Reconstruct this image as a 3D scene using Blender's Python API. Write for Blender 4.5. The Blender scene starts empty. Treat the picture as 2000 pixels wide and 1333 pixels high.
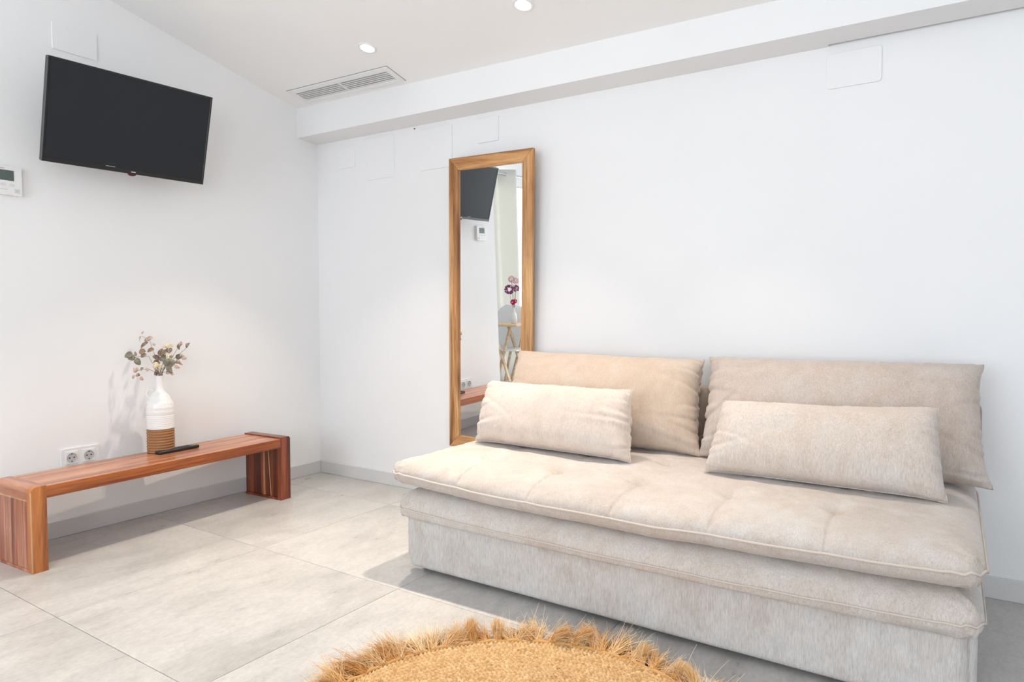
import bpy, bmesh, math, random
import numpy as np
from mathutils import Vector, Matrix
random.seed(7); rng = np.random.default_rng(7)
sc = bpy.context.scene
COL = sc.collection

# ---------------------------------------------------------------- camera
cd = bpy.data.cameras.new('camera'); cam = bpy.data.objects.new('camera', cd); COL.objects.link(cam)
cd.sensor_fit = 'HORIZONTAL'; cd.sensor_width = 36.0; cd.lens = 1310.92/2000*36.0
cd.clip_start = 0.05; cd.clip_end = 200
yaw, pitch, roll = 0.580524, 0.039574, -0.000961
f = Vector((-math.sin(yaw)*math.cos(pitch), math.cos(yaw)*math.cos(pitch), -math.sin(pitch)))
r0 = Vector((math.cos(yaw), math.sin(yaw), 0)); u0 = r0.cross(f)
r_ = math.cos(roll)*r0 + math.sin(roll)*u0; u_ = -math.sin(roll)*r0 + math.cos(roll)*u0
M4 = Matrix((( r_.x, u_.x, -f.x, 3.4436), (r_.y, u_.y, -f.y, -2.9650), (r_.z, u_.z, -f.z, 1.03), (0,0,0,1)))
cam.matrix_world = M4
sc.camera = cam

# ---------------------------------------------------------------- light, world, exposure
sc.view_settings.view_transform = 'Standard'; sc.view_settings.look = 'None'
sc.view_settings.gamma = 1.0; sc.view_settings.use_curve_mapping = False
sc.view_settings.exposure = -0.74
w = bpy.data.worlds.new('world'); sc.world = w; w.use_nodes = True
bg = w.node_tree.nodes['Background']; bg.inputs[0].default_value = (0.80, 0.90, 1.0, 1); bg.inputs[1].default_value = 3.0

def area(name, loc, target, sx, sy, power, color, shape='RECTANGLE', spread=math.pi):
    ld = bpy.data.lights.new(name, 'AREA'); ld.shape = shape; ld.size = sx; ld.size_y = sy
    ld.energy = power; ld.color = color; ld.spread = spread
    o = bpy.data.objects.new(name, ld); COL.objects.link(o); o.location = loc
    d = Vector(target) - Vector(loc); o.rotation_euler = d.to_track_quat('-Z', 'Y').to_euler()
    return o
DAY = (0.92, 0.96, 1.0); WARM = (1.0, 0.86, 0.70)
# daylight through the three windows (side alcove, two windows in the wall behind the camera)
area('daylight_side_window', (-1.13, -3.85, 1.25), (3, -3.85, 1.25), 1.3, 2.1, 105, DAY)
area('daylight_front_window', (1.75, -5.42, 1.45), (1.75, 0, 1.45), 2.2, 1.9, 86, DAY)
area('daylight_front_window_far', (4.55, -5.42, 1.45), (4.55, 0, 1.45), 1.6, 1.9, 78, DAY)
DOWNLIGHTS = [(0.96, -0.50), (1.885, -0.50), (2.81, -0.50), (0.96, -2.3), (2.81, -2.3)]
DL_POWER = [13, 11, 7, 12, 6]

# ---------------------------------------------------------------- helpers
def newmat(name, color=(0.8,0.8,0.8), rough=0.5, metal=0.0, spec=0.5):
    m = bpy.data.materials.new(name); m.use_nodes = True
    b = m.node_tree.nodes['Principled BSDF']
    b.inputs['Base Color'].default_value = (*color, 1); b.inputs['Roughness'].default_value = rough
    b.inputs['Metallic'].default_value = metal; b.inputs['Specular IOR Level'].default_value = spec
    return m
def srgb(r, g, b):
    return tuple((c/255/12.92 if c/255 <= .04045 else ((c/255+.055)/1.055)**2.4) for c in (r, g, b))
class NT:
    def __init__(s, m): s.m = m; s.t = m.node_tree; s.b = s.t.nodes['Principled BSDF']
    def n(s, typ, **kw):
        nd = s.t.nodes.new(typ)
        for k, v in kw.items():
            if k.startswith('_'): setattr(nd, k[1:], v)
            else: nd.inputs[k.replace('__', ' ')].default_value = v
        return nd
    def l(s, a, b): s.t.links.new(a, b)
    def coords(s, scale=(1,1,1), kind='Object', rnd=False, rot=(0,0,0)):
        tc = s.n('ShaderNodeTexCoord'); mp = s.n('ShaderNodeMapping'); mp.inputs['Scale'].default_value = scale; mp.inputs['Rotation'].default_value = rot
        src = tc.outputs[kind]
        if rnd:
            oi = s.n('ShaderNodeObjectInfo'); ad = s.n('ShaderNodeVectorMath', _operation='ADD')
            ml = s.n('ShaderNodeMath', _operation='MULTIPLY'); ml.inputs[1].default_value = 37.0
            s.l(oi.outputs['Random'], ml.inputs[0]); s.l(src, ad.inputs[0]); s.l(ml.outputs[0], ad.inputs[1]); src = ad.outputs[0]
        s.l(src, mp.inputs['Vector']); return mp.outputs[0]
    def noise(s, vec, scale, detail=4, rough=.55, dist=0):
        nz = s.n('ShaderNodeTexNoise'); nz.inputs['Scale'].default_value = scale; nz.inputs['Detail'].default_value = detail
        nz.inputs['Roughness'].default_value = rough; nz.inputs['Distortion'].default_value = dist
        s.l(vec, nz.inputs['Vector']); return nz.outputs['Fac']
    def ramp(s, fac, stops):
        rp = s.n('ShaderNodeValToRGB'); e = rp.color_ramp.elements
        while len(e) < len(stops): e.new(.5)
        for i, (p_, c) in enumerate(stops): e[i].position = p_; e[i].color = (*c, 1) if len(c) == 3 else c
        s.l(fac, rp.inputs[0]); return rp.outputs[0]
    def mix(s, a, b, fac=.5, mode='MIX'):
        mx = s.n('ShaderNodeMix', _data_type='RGBA', _blend_type=mode)
        for x, i in ((a, 6), (b, 7), (fac, 0)):
            if hasattr(x, 'is_linked'): s.l(x, mx.inputs[i])
            else: mx.inputs[i].default_value = (*x, 1) if isinstance(x, tuple) else x
        return mx.outputs[2]
    def bump(s, h, strength=.2, dist=.002, prev=None):
        bp = s.n('ShaderNodeBump'); bp.inputs['Strength'].default_value = strength; bp.inputs['Distance'].default_value = dist
        s.l(h, bp.inputs['Height'])
        if prev is not None: s.l(prev, bp.inputs['Normal'])
        return bp.outputs[0]
    def col(s, c): s.l(c, s.b.inputs['Base Color'])
    def nor(s, c): s.l(c, s.b.inputs['Normal'])
    def rgh(s, c): s.l(c, s.b.inputs['Roughness'])

def mesh_obj(name, verts, faces, mat, parent=None, smooth=False, loc=None):
    me = bpy.data.meshes.new(name); me.from_pydata([tuple(map(float, v)) for v in verts], [], faces); me.update()
    if mat is not None: me.materials.append(mat)
    if smooth: me.polygons.foreach_set('use_smooth', [True]*len(me.polygons))
    o = bpy.data.objects.new(name, me); COL.objects.link(o)
    if parent is not None: o.parent = parent
    if loc is not None: o.location = loc
    return o
def empty(name, loc=(0,0,0), rot=(0,0,0)):
    o = bpy.data.objects.new(name, None); COL.objects.link(o); o.location = loc; o.rotation_euler = rot; o.empty_display_size = .05; return o
def tag(o, label, cat, group=None):
    o['label'] = label; o['category'] = cat
    if group: o['group'] = group
    return o
def struct(o): o['kind'] = 'structure'; return o

class MB:
    """collects shapes and links them as ONE mesh object"""
    def __init__(s): s.bm = bmesh.new()
    def box(s, a, b, bevel=0, seg=2, mat=None, rot=None):
        a = Vector(a); b = Vector(b)
        r = bmesh.ops.create_cube(s.bm, size=1.0); vs = r['verts']
        c = (a+b)/2; d = b-a
        for v in vs: v.co = Vector((v.co.x*d.x, v.co.y*d.y, v.co.z*d.z))
        if bevel:
            es = list({e for v in vs for e in v.link_edges})
            rr = bmesh.ops.bevel(s.bm, geom=es, offset=bevel, segments=seg, profile=.5, affect='EDGES')
            vs = list({v for f_ in rr['faces'] for v in f_.verts} | {v for v in vs if v.is_valid})
            # connected component
            seen = set(vs); st = list(vs)
            while st:
                v = st.pop()
                for e in v.link_edges:
                    o = e.other_vert(v)
                    if o not in seen: seen.add(o); st.append(o)
            vs = list(seen)
        for v in vs:
            p_ = v.co
            if rot is not None: p_ = rot @ p_
            v.co = p_ + c
        return vs
    def cyl(s, p0, p1, r0, r1=None, n=16, cap=True):
        r1 = r0 if r1 is None else r1
        p0 = Vector(p0); p1 = Vector(p1); ax = p1-p0
        r = bmesh.ops.create_cone(s.bm, cap_ends=cap, segments=n, radius1=r0, radius2=r1, depth=ax.length)
        q = ax.to_track_quat('Z', 'Y').to_matrix(); c = (p0+p1)/2
        for v in r['verts']: v.co = q @ v.co + c
        return r['verts']
    def lathe(s, prof, n=40, c=(0,0,0)):
        rings = []
        for (rr, z) in prof:
            if rr < 1e-6: rings.append([s.bm.verts.new((c[0], c[1], c[2]+z))])
            else: rings.append([s.bm.verts.new((c[0]+rr*math.cos(2*math.pi*k/n), c[1]+rr*math.sin(2*math.pi*k/n), c[2]+z)) for k in range(n)])
        for A, B in zip(rings[:-1], rings[1:]):
            for k in range(n):
                if len(A) == 1 and len(B) == 1: continue
                if len(A) == 1: s.bm.faces.new((A[0], B[k], B[(k+1) % n]))
                elif len(B) == 1: s.bm.faces.new((A[k], A[(k+1) % n], B[0]))
                else: s.bm.faces.new((A[k], A[(k+1) % n], B[(k+1) % n], B[k]))
    def tube(s, pts, r, n=8, closed=False, cap=True):
        pts = [Vector(p_) for p_ in pts]; N = len(pts); rings = []
        rad = r if hasattr(r, '__len__') else [r]*N
        up = None
        for i, p_ in enumerate(pts):
            if closed: t = pts[(i+1) % N]-pts[i-1]
            else: t = pts[min(i+1, N-1)]-pts[max(i-1, 0)]
            t.normalize()
            if up is None: up = Vector((0,0,1)) if abs(t.z) < .9 else Vector((1,0,0))
            up = (up - t*up.dot(t)).normalized(); sd = t.cross(up)
            rings.append([s.bm.verts.new(p_ + (up*math.cos(2*math.pi*k/n)+sd*math.sin(2*math.pi*k/n))*rad[i]) for k in range(n)])
        rng_ = range(N) if closed else range(N-1)
        for i in rng_:
            A, B = rings[i], rings[(i+1) % N]
            for k in range(n): s.bm.faces.new((A[k], A[(k+1) % n], B[(k+1) % n], B[k]))
        if cap and not closed:
            s.bm.faces.new(rings[0][::-1]); s.bm.faces.new(rings[-1])
    def poly_prism(s, pts, vec):
        """closed outline pts (3d) extruded by vec"""
        A = [s.bm.verts.new(p_) for p_ in pts]; B = [s.bm.verts.new(Vector(p_)+Vector(vec)) for p_ in pts]; n = len(pts)
        s.bm.faces.new(A[::-1]); s.bm.faces.new(B)
        for k in range(n): s.bm.faces.new((A[k], A[(k+1) % n], B[(k+1) % n], B[k]))
    def build(s, name, mat, parent=None, smooth=False, loc=None, ang=None):
        bmesh.ops.recalc_face_normals(s.bm, faces=s.bm.faces)
        me = bpy.data.meshes.new(name); s.bm.to_mesh(me); s.bm.free(); me.update()
        if mat is not None: me.materials.append(mat)
        if smooth or ang:
            me.polygons.foreach_set('use_smooth', [True]*len(me.polygons))
            if ang: me.set_sharp_from_angle(angle=math.radians(ang))
        o = bpy.data.objects.new(name, me); COL.objects.link(o)
        if parent is not None: o.parent = parent
        if loc is not None: o.location = loc
        return o

# ---------------------------------------------------------------- materials
def wall_mat(name, c):
    m = newmat(name, c, .62, spec=.25); t = NT(m); v = t.coords()
    t.nor(t.bump(t.noise(v, 60, 3), .06, .002, t.bump(t.noise(v, 3.5, 2), .12, .01)))
    t.col(t.ramp(t.noise(v, 1.3, 3), [(.3, tuple(x*.975 for x in c)), (.7, c)])); return m
M_WALL = wall_mat('white_plaster', (.84, .845, .855))
M_CEIL = wall_mat('ceiling_plaster', (.91, .91, .91))
M_WALL_L = wall_mat('white_plaster_left', (.90, .905, .91))  # lighter copy of the wall plaster, stands in for more light on the left wall
M_COVER = newmat('white_plastic', (.835, .84, .85), .6, spec=.25)
M_BASE = newmat('grey_baseboard', (.66, .66, .66), .35)
M_PLASTIC = newmat('glossy_white_plastic', (.84, .84, .84), .3)
M_DARK = newmat('dark_hole', (.02, .02, .02), .6)
M_GROUT = newmat('grout', (.30, .28, .26), .9)

M_TILE = newmat('stone_tile', (.6, .57, .53), .33); t = NT(M_TILE)
v = t.coords((1.0, .55, 1), rnd=True); v2 = t.coords((1, .35, 1), rnd=True)
n1 = t.noise(v, 2.6, 7, .62, .6); n2 = t.noise(v2, 16, 8, .68, .3); n3 = t.noise(v, 90, 3, .6)
c1 = t.ramp(n1, [(.30, (.42, .405, .39)), (.48, (.50, .485, .47)), (.68, (.56, .545, .53))])
c2 = t.ramp(n2, [(.32, (.86, .86, .86)), (.52, (1, 1, 1)), (.70, (1.05, 1.045, 1.04))])
c3 = t.ramp(n3, [(.35, (.92, .92, .92)), (.65, (1.05, 1.05, 1.05))])
t.col(t.mix(t.mix(c1, c2, 1, 'MULTIPLY'), c3, 1, 'MULTIPLY'))
t.rgh(t.ramp(n2, [(.3, (.26,)*3), (.7, (.44,)*3)])); t.nor(t.bump(n2, .10, .001))

def wood_mat(name, dark, mid, light, axis='Y', scale=1.0, rough=.32, streak=1.0, knots=0.0, coat=.15):
    m = newmat(name, mid, rough); t = NT(m)
    k = {'X': (.07, 1, 1), 'Y': (1, .07, 1), 'Z': (1, 1, .07)}[axis]
    v = t.coords(tuple(x*scale for x in k), rnd=True)
    a = t.noise(v, 12, 5, .6, .9); b = t.noise(v, 90, 6, .7, .3)
    vb = t.coords(tuple((x**.45)*scale for x in k), rnd=True); c_ = t.noise(vb, 5, 4, .55, 1.2)
    base = t.ramp(a, [(.34, dark), (.48, mid), (.62, light)])
    fine = t.ramp(b, [(.30, (.62, .58, .55)), (.5, (1, 1, 1)), (.72, (1.10, 1.10, 1.08))])
    broad = t.ramp(c_, [(.30, (.70, .64, .60)), (.55, (1, 1, 1)), (.75, (1.12, 1.10, 1.06))])
    vl = t.coords(tuple((.025 if x < 1 else 1)*scale for x in k), rnd=True)
    lines = t.ramp(t.noise(vl, 34, 4, .65, .2), [(.38, (.45, .38, .34)), (.46, (.82, .79, .76)), (.53, (1, 1, 1))])
    cc = t.mix(t.mix(base, fine, streak, 'MULTIPLY'), broad, .8, 'MULTIPLY'); cc = t.mix(cc, lines, .75*streak, 'MULTIPLY')
    if knots:
        vo = t.n('ShaderNodeTexVoronoi'); vo.inputs['Scale'].default_value = 5.0; vo.inputs['Randomness'].default_value = 1
        kk = {'X': (.35, 1, 1), 'Y': (1, .35, 1), 'Z': (1, 1, .35)}[axis]
        t.l(t.coords(kk, rnd=True), vo.inputs['Vector'])
        kr = t.ramp(vo.outputs['Distance'], [(.05, (.25, .13, .07)), (.11, (.50, .38, .28)), (.22, (1, 1, 1))])
        cc = t.mix(cc, kr, knots, 'MULTIPLY')
    t.col(cc); t.nor(t.bump(b, .18, .0008)); t.b.inputs['Coat Weight'].default_value = coat; t.b.inputs['Coat Roughness'].default_value = .25
    return m
RD = srgb(118, 58, 36), srgb(186, 104, 66), srgb(216, 142, 98)
M_TOPWOOD = wood_mat('oiled_acacia_top', srgb(160,94,66), srgb(192,126,92), srgb(214,156,120), 'X', 1, .28, .6, 0)
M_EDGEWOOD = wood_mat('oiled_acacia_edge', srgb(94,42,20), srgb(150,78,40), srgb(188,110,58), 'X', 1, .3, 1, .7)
M_LEGWOOD = wood_mat('oiled_acacia_leg', srgb(116,60,42), srgb(178,106,78), srgb(208,146,116), 'Z', 1, .30, .9, .2)
M_CAPWOOD = wood_mat('oiled_acacia_cap', srgb(150,86,62), srgb(184,116,88), srgb(208,148,118), 'Y', 1, .26, .6, 0)
M_STILE = wood_mat('acacia_stile', srgb(132,72,34), srgb(188,116,62), srgb(206,136,80), 'Z', 1, .36, .6, 0)
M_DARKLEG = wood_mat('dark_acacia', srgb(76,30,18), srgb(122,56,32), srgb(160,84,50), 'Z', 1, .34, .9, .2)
M_SAP = wood_mat('pale_sapwood', srgb(176,132,90), srgb(206,162,116), srgb(224,186,142), 'Z', 1, .4, .3, 0)
M_FRAMEV = wood_mat('rustic_oak_stile', srgb(142,90,46), srgb(198,144,90), srgb(220,174,122), 'Z', 1, .5, 1, .75, 0)
M_FRAMEH = wood_mat('rustic_oak_rail', srgb(142,90,46), srgb(198,144,90), srgb(220,174,122), 'X', 1, .5, 1, .75, 0)
M_PALEWOOD = wood_mat('pale_pine', srgb(205,175,135), srgb(226,200,164), srgb(236,216,186), 'X', 1, .5, .4, 0, 0)

def fabric_mat(name, a, b, c, streak_axis='Z', st=1.0):
    m = newmat(name, b, .92, spec=.15); t = NT(m)
    k = {'Z': (1, 1, .12), 'Y': (1, .12, 1), 'X': (.12, 1, 1)}[streak_axis]
    v = t.coords(); vs = t.coords(k)
    big = t.noise(v, 6.5, 5, .65, .6); mid = t.noise(t.coords(tuple(x**.4 for x in k)), 26, 4, .6, .5); fine = t.noise(vs, 420, 3, .6); f2 = t.noise(vs, 190, 3, .7)
    cc = t.ramp(big, [(.32, a), (.5, b), (.68, c)])
    cc = t.mix(cc, t.ramp(mid, [(.3, (.93, .92, .92)), (.5, (1, 1, 1)), (.7, (1.05, 1.05, 1.05))]), .8*st, 'MULTIPLY')
    cc = t.mix(cc, t.ramp(fine, [(.32, (.80, .78, .76)), (.5, (1, 1, 1)), (.68, (1.12, 1.12, 1.12))]), .75*st, 'MULTIPLY')
    cc = t.mix(cc, t.ramp(f2, [(.3, (.86, .85, .84)), (.5, (1, 1, 1)), (.7, (1.10, 1.10, 1.10))]), .8*st, 'MULTIPLY')
    t.col(cc); t.nor(t.bump(fine, .5, .0012, t.bump(mid, .25, .003)))
    t.b.inputs['Sheen Weight'].default_value = .25; t.b.inputs['Sheen Roughness'].default_value = .5
    return m
M_FAB_TOP = fabric_mat('beige_chenille_seat', (0.475,0.415,0.375), (0.515,0.462,0.422), (0.54,0.515,0.498), 'Z', .85)
M_FAB_BASE = fabric_mat('beige_chenille_base', (0.475,0.436,0.405), (0.527,0.504,0.485), (0.532,0.529,0.525), 'Z', 1.0)
M_FAB_LOW = fabric_mat('beige_chenille_lower', (0.503,0.446,0.400), (0.551,0.504,0.465), (0.560,0.543,0.525), 'Z', 1.0)
M_FAB_CUSH_LAMPLIT = fabric_mat('lamplit_linen_cushion', (0.533,0.421,0.334), (0.568,0.460,0.374), (0.585,0.499,0.431), 'Z', .6)  # warm lamplight worked into the left back cushion's colour
M_FAB_CUSH = fabric_mat('greige_chenille_cushion', (0.502,0.418,0.364), (0.539,0.465,0.417), (0.558,0.503,0.470), 'Z', .9)
M_FAB_SMALL_W = fabric_mat('cream_chenille_cushion', (0.576,0.491,0.428), (0.621,0.540,0.479), (0.630,0.567,0.521), 'Z', .7)
M_FAB_SMALL = fabric_mat('beige_chenille_cushion', (0.552,0.470,0.408), (0.589,0.521,0.470), (0.598,0.558,0.527), 'Z', .9)
M_PIPE = newmat('beige_piping', (.57, .505, .45), .95, spec=.1)
M_UNDERSHADE = newmat('black_under_shade', (.02,.02,.02), .9)

M_TVF = newmat('black_tv_bezel', (.012, .012, .013), .28); M_TVS = newmat('tv_screen', (.031, .033, .038), .28, spec=.1)
M_TVTXT = newmat('tv_logo_silver', (.8,.8,.8), .3); M_TVRED = newmat('tv_red_sensor', (.10,.005,.02), .15)
M_MIRROR = newmat('mirror_glass', (.95, .96, .96), .005, 1.0)
M_LCD = newmat('lcd_grey_green', srgb(84, 98, 94), .25); M_GREYP = newmat('grey_print', (.45,.46,.47), .5)
M_BLACK = newmat('black_plastic', (.014,.014,.015), .35); M_BTN = newmat('dark_grey_rubber', (.05,.05,.055), .6)

# ---------------------------------------------------------------- room shell
def ceil_z(x, y):
    yy = min(-y, 4.0) if -y <= 4.0 else 8.0 - (-y)
    return 2.311 - .019*x + .22*(yy - .157)
XR, YF = 5.6, -5.6
AX, AY = -1.25, -1.93      # side alcove
# back wall, with the strip above the beam hidden
b = MB(); b.box((-.15, 0, -.05), (XR+.15, .15, 2.7)); struct(b.build('wall_back', M_WALL))
b = MB(); b.box((-.15, AY, -.05), (0, 0, 3.4)); struct(b.build('wall_left', M_WALL_L))
# alcove walls
b = MB(); b.box((AX-.15, AY, -.05), (-.15, AY+.15, 3.4)); struct(b.build('wall_alcove_return', M_WALL))
b = MB()
b.box((AX-.15, YF, -.05), (AX, -4.55, 3.4)); b.box((AX-.15, -3.15, -.05), (AX, AY, 3.4)); b.box((AX-.15, -4.55, 2.35), (AX, -3.15, 3.4)); b.box((AX-.15, -4.55, -.05), (AX, -3.15, .10))
struct(b.build('wall_alcove', M_WALL))
b = MB()
for a_, c_ in (((AX-.15, -.05), (.6, 3.6)), ((2.9, -.05), (3.7, 3.6)), ((5.4, -.05), (XR+.15, 3.6)), ((.6, -.05), (2.9, .5)), ((.6, 2.4), (2.9, 3.6)), ((3.7, -.05), (5.4, .5)), ((3.7, 2.4), (5.4, 3.6))):
    b.box((a_[0], YF-.15, a_[1]), (c_[0], YF, c_[1]))
struct(b.build('wall_front', M_WALL))
b = MB(); b.box((XR, YF-.15, -.05), (XR+.15, 0, 3.6)); struct(b.build('wall_right', M_WALL))
# ceiling as a thin sloped slab
ys = [0.15, -4.0, YF-.15]; xs = [AX-.15, XR+.15]
vs, fs = [], []
for dz in (0, .12):
    for y in ys:
        for x in xs: vs.append((x, y, ceil_z(x, y)+dz))
for i in range(2):
    a = i*2; fs += [(a, a+1, a+3, a+2), (a+6, a+8, a+9, a+7)]
fs += [(0, 6, 7, 1), (4, 5, 11, 10), (0, 2, 8, 6), (2, 4, 10, 8), (1, 7, 9, 3), (3, 9, 11, 5)]
ceiling = struct(mesh_obj('ceiling', vs, fs, M_CEIL))
# beam along the top of the back wall (its underside drops very slightly to the right; shadow gap from x=3.01 on)
def bz(x): return 2.131 - .009*x
b = MB(); x0, x1 = 0, XR
def prism_x(xa, xb, prof):     # prof: (y, dz below/above bz) outline in the y-z plane, top closed at 2.55
    A = [b.bm.verts.new((xa, y, bz(xa)+dz if dz < .2 else 2.55)) for y, dz in prof]; B = [b.bm.verts.new((xb, y, bz(xb)+dz if dz < .2 else 2.55)) for y, dz in prof]; n = len(prof)
    b.bm.faces.new(A[::-1]); b.bm.faces.new(B)
    for k in range(n): b.bm.faces.new((A[k], A[(k+1) % n], B[(k+1) % n], B[k]))
prism_x(0, 3.01, [(-.159, 0), (0, -.010), (0, 9), (-.159, 9)])
prism_x(3.01, XR, [(-.159, 0), (-.022, -.0086), (-.022, .020), (0, .020), (0, 9), (-.159, 9)])
struct(b.build('trim_beam', M_WALL))
# baseboards
b = MB(); b.box((0, -.013, 0), (XR, 0, .079), .002, 1); struct(b.build('baseboard_back', M_BASE))
b = MB(); b.box((0, AY, 0), (.013, -.013, .079), .002, 1); struct(b.build('baseboard_left', M_BASE))
b = MB(); b.box((AX, AY-.013, 0), (0, AY, .079), .002, 1); struct(b.build('baseboard_alcove', M_BASE))
b = MB(); b.box((XR-.013, YF, 0), (XR, -.013, .079), .002, 1); struct(b.build('baseboard_right', M_BASE))
# floor and tiles
b = MB(); b.box((AX-.15, YF-.15, -.12), (XR+.15, .15, -.009)); floor = struct(b.build('floor', M_GROUT))
TX, TY, TS, G = .104, -.318, .8095, .0020
cache = {}
def tile(ax, bx, ay, by):
    key = (round(bx-ax, 4), round(by-ay, 4))
    if key not in cache:
        hx, hy, c = (bx-ax)/2, (by-ay)/2, .0005
        vv = [(-hx,-hy,-.0095), (hx,-hy,-.0095), (hx,hy,-.0095), (-hx,hy,-.0095),
              (-hx,-hy,-c), (hx,-hy,-c), (hx,hy,-c), (-hx,hy,-c), (-hx+c,-hy+c,0), (hx-c,-hy+c,0), (hx-c,hy-c,0), (-hx+c,hy-c,0)]
        ff = [(3,2,1,0), (8,9,10,11)]
        for k in range(4): ff += [(k, (k+1) % 4, (k+1) % 4+4, k+4), (k+4, (k+1) % 4+4, (k+1) % 4+8, k+8)]
        me = bpy.data.meshes.new('tile'); me.from_pydata(vv, [], ff); me.materials.append(M_TILE); cache[key] = me
    o = bpy.data.objects.new('tile', cache[key]); COL.objects.link(o); o.parent = floor; o.location = ((ax+bx)/2, (ay+by)/2, 0)
    return o
xe = sorted([AX] + [TX+TS*k for k in range(-1, 7)] + [XR]); ye = sorted([0] + [TY-TS*k for k in range(0, 7)] + [YF])
for i in range(len(xe)-1):
    for j in range(len(ye)-1):
        ax, bx, ay, by = xe[i]+G/2, xe[i+1]-G/2, ye[j]+G/2, ye[j+1]-G/2
        if bx-ax < .02 or by-ay < .02: continue
        if (bx+.0 <= 0.0) and (ay+by)/2 > AY: continue
        if ay > AY and ax < 0: ax = 0.001
        tile(ax, bx, ay, by)

# windows (outside the frame: they let the daylight in)
M_GLASS = bpy.data.materials.new('window_glass'); M_GLASS.use_nodes = True
tt = M_GLASS.node_tree; tt.nodes.remove(tt.nodes['Principled BSDF'])
tr = tt.nodes.new('ShaderNodeBsdfTransparent'); gl = tt.nodes.new('ShaderNodeBsdfGlossy'); gl.inputs['Roughness'].default_value = .02
lw = tt.nodes.new('ShaderNodeFresnel'); ms = tt.nodes.new('ShaderNodeMixShader'); tt.links.new(lw.outputs[0], ms.inputs[0]); tt.links.new(tr.outputs[0], ms.inputs[1]); tt.links.new(gl.outputs[0], ms.inputs[2])
tt.links.new(ms.outputs[0], tt.nodes['Material Output'].inputs[0])
M_WINF = newmat('white_window_frame', (.8,.8,.8), .4)
def window(n, axis, fixed, a, bb, z0, z1):
    def P(s, d, z): return (fixed+d, s, z) if axis == 'x' else (s, fixed+d, z)
    w_ = .06; fr = MB()
    for (s0, s1, zz0, zz1) in ((a, bb, z0, z0+w_), (a, bb, z1-w_, z1), (a, a+w_, z0+w_, z1-w_), (bb-w_, bb, z0+w_, z1-w_), ((a+bb)/2-w_/2, (a+bb)/2+w_/2, z0+w_, z1-w_)):
        p0, p1 = P(s0, -.035, zz0), P(s1, .035, zz1); fr.box(tuple(map(min, p0, p1)), tuple(map(max, p0, p1)), .004, 1)
    o = struct(fr.build('window_%d' % n, M_WINF))
    for (s0, s1) in ((a+w_, (a+bb)/2-w_/2), ((a+bb)/2+w_/2, bb-w_)):
        g = MB(); p0, p1 = P(s0, -.003, z0+w_), P(s1, .003, z1-w_); g.box(tuple(map(min, p0, p1)), tuple(map(max, p0, p1))); g.build('pane', M_GLASS, o)
window(1, 'x', AX-.08, -4.55, -3.15, .10, 2.35)
window(2, 'y', YF-.08, .6, 2.9, .5, 2.4)
window(3, 'y', YF-.08, 3.7, 5.4, .5, 2.4)

# ---------------------------------------------------------------- flush wall covers
def rounded_rect(hw, hh, r, n=4):
    pts = []
    for cx, cy, a0 in ((hw-r, hh-r, 0), (-hw+r, hh-r, 90), (-hw+r, -hh+r, 180), (hw-r, -hh+r, 270)):
        for k in range(n+1):
            a = math.radians(a0+90*k/n); pts.append((cx+r*math.cos(a), cy+r*math.sin(a)))
    return pts
def cover_back(x0, x1, z0, z1, label, r=.004, th=.005):
    b = MB(); pts = rounded_rect((x1-x0)/2, (z1-z0)/2, r)
    b.poly_prism([(p_[0], 0, p_[1]) for p_ in pts], (0, -th, 0))
    bmesh.ops.bevel(b.bm, geom=[e for e in b.bm.edges if all(abs(v.co.y+th) < 1e-6 for v in e.verts)], offset=.0012, segments=1, affect='EDGES')
    o = b.build('wall_cover', M_COVER, loc=((x0+x1)/2, 0, (z0+z1)/2)); tag(o, label, 'cover plate', 'blank cover plates on the walls'); return o
cover_back(.200, .345, 1.942, 2.072, 'small blank white cover plate nearest the room corner')
cover_back(.439, .672, 1.845, 2.094, 'blank square white cover plate, second from the room corner')
cover_back(.867, 1.105, 1.853, 2.085, 'largest blank white cover plate, partly behind the top left corner of the mirror')
cover_back(1.279, 1.417, 1.952, 2.082, 'small blank white cover plate just above the mirror')
cover_back(3.003, 3.197, 1.925, 2.062, 'blank white rounded cover plate above the right back cushion, under the beam', .012, .006)
b = MB(); pts = rounded_rect(.095, .061, .003); b.poly_prism([(0, p_[0], p_[1]) for p_ in pts], (.005, 0, 0))
tag(b.build('wall_cover', M_WALL_L, loc=(0, -1.424, 2.302)), 'blank white cover plate on the left wall above the television', 'cover plate', 'blank cover plates on the walls')
b = MB(); b.cyl((.83, 0, 2.100), (.83, -.004, 2.100), .004, n=10); tag(b.build('screw', M_BTN), 'tiny dark screw head in the back wall under the beam', 'screw')

# ---------------------------------------------------------------- downlights and air vent on the sloped ceiling
M_LAMP = bpy.data.materials.new('lamp_disc'); M_LAMP.use_nodes = True
bs = M_LAMP.node_tree.nodes['Principled BSDF']; bs.inputs['Base Color'].default_value = (1, .95, .85, 1); bs.inputs['Emission Color'].default_value = (1, .93, .80, 1); bs.inputs['Emission Strength'].default_value = 7.0
CN = Vector((-.019, -.22*-1, 0)); # slope helper
up = Vector((.019, .22, 1.0)).normalized()      # normal of the ceiling plane (front slope)
def ceil_mat(x, y):
    z = ceil_z(x, y); X = Vector((1, 0, -.019)).normalized(); Y = up.cross(X).normalized()
    m = Matrix.Identity(4)
    for i in range(3): m[i][0], m[i][1], m[i][2] = X[i], Y[i], up[i]
    m.translation = Vector((x, y, z)); return m
labs = ['round recessed ceiling spotlight above the air vent, left of the two', 'round recessed ceiling spotlight at the top edge of the photo, right of the two']
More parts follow.
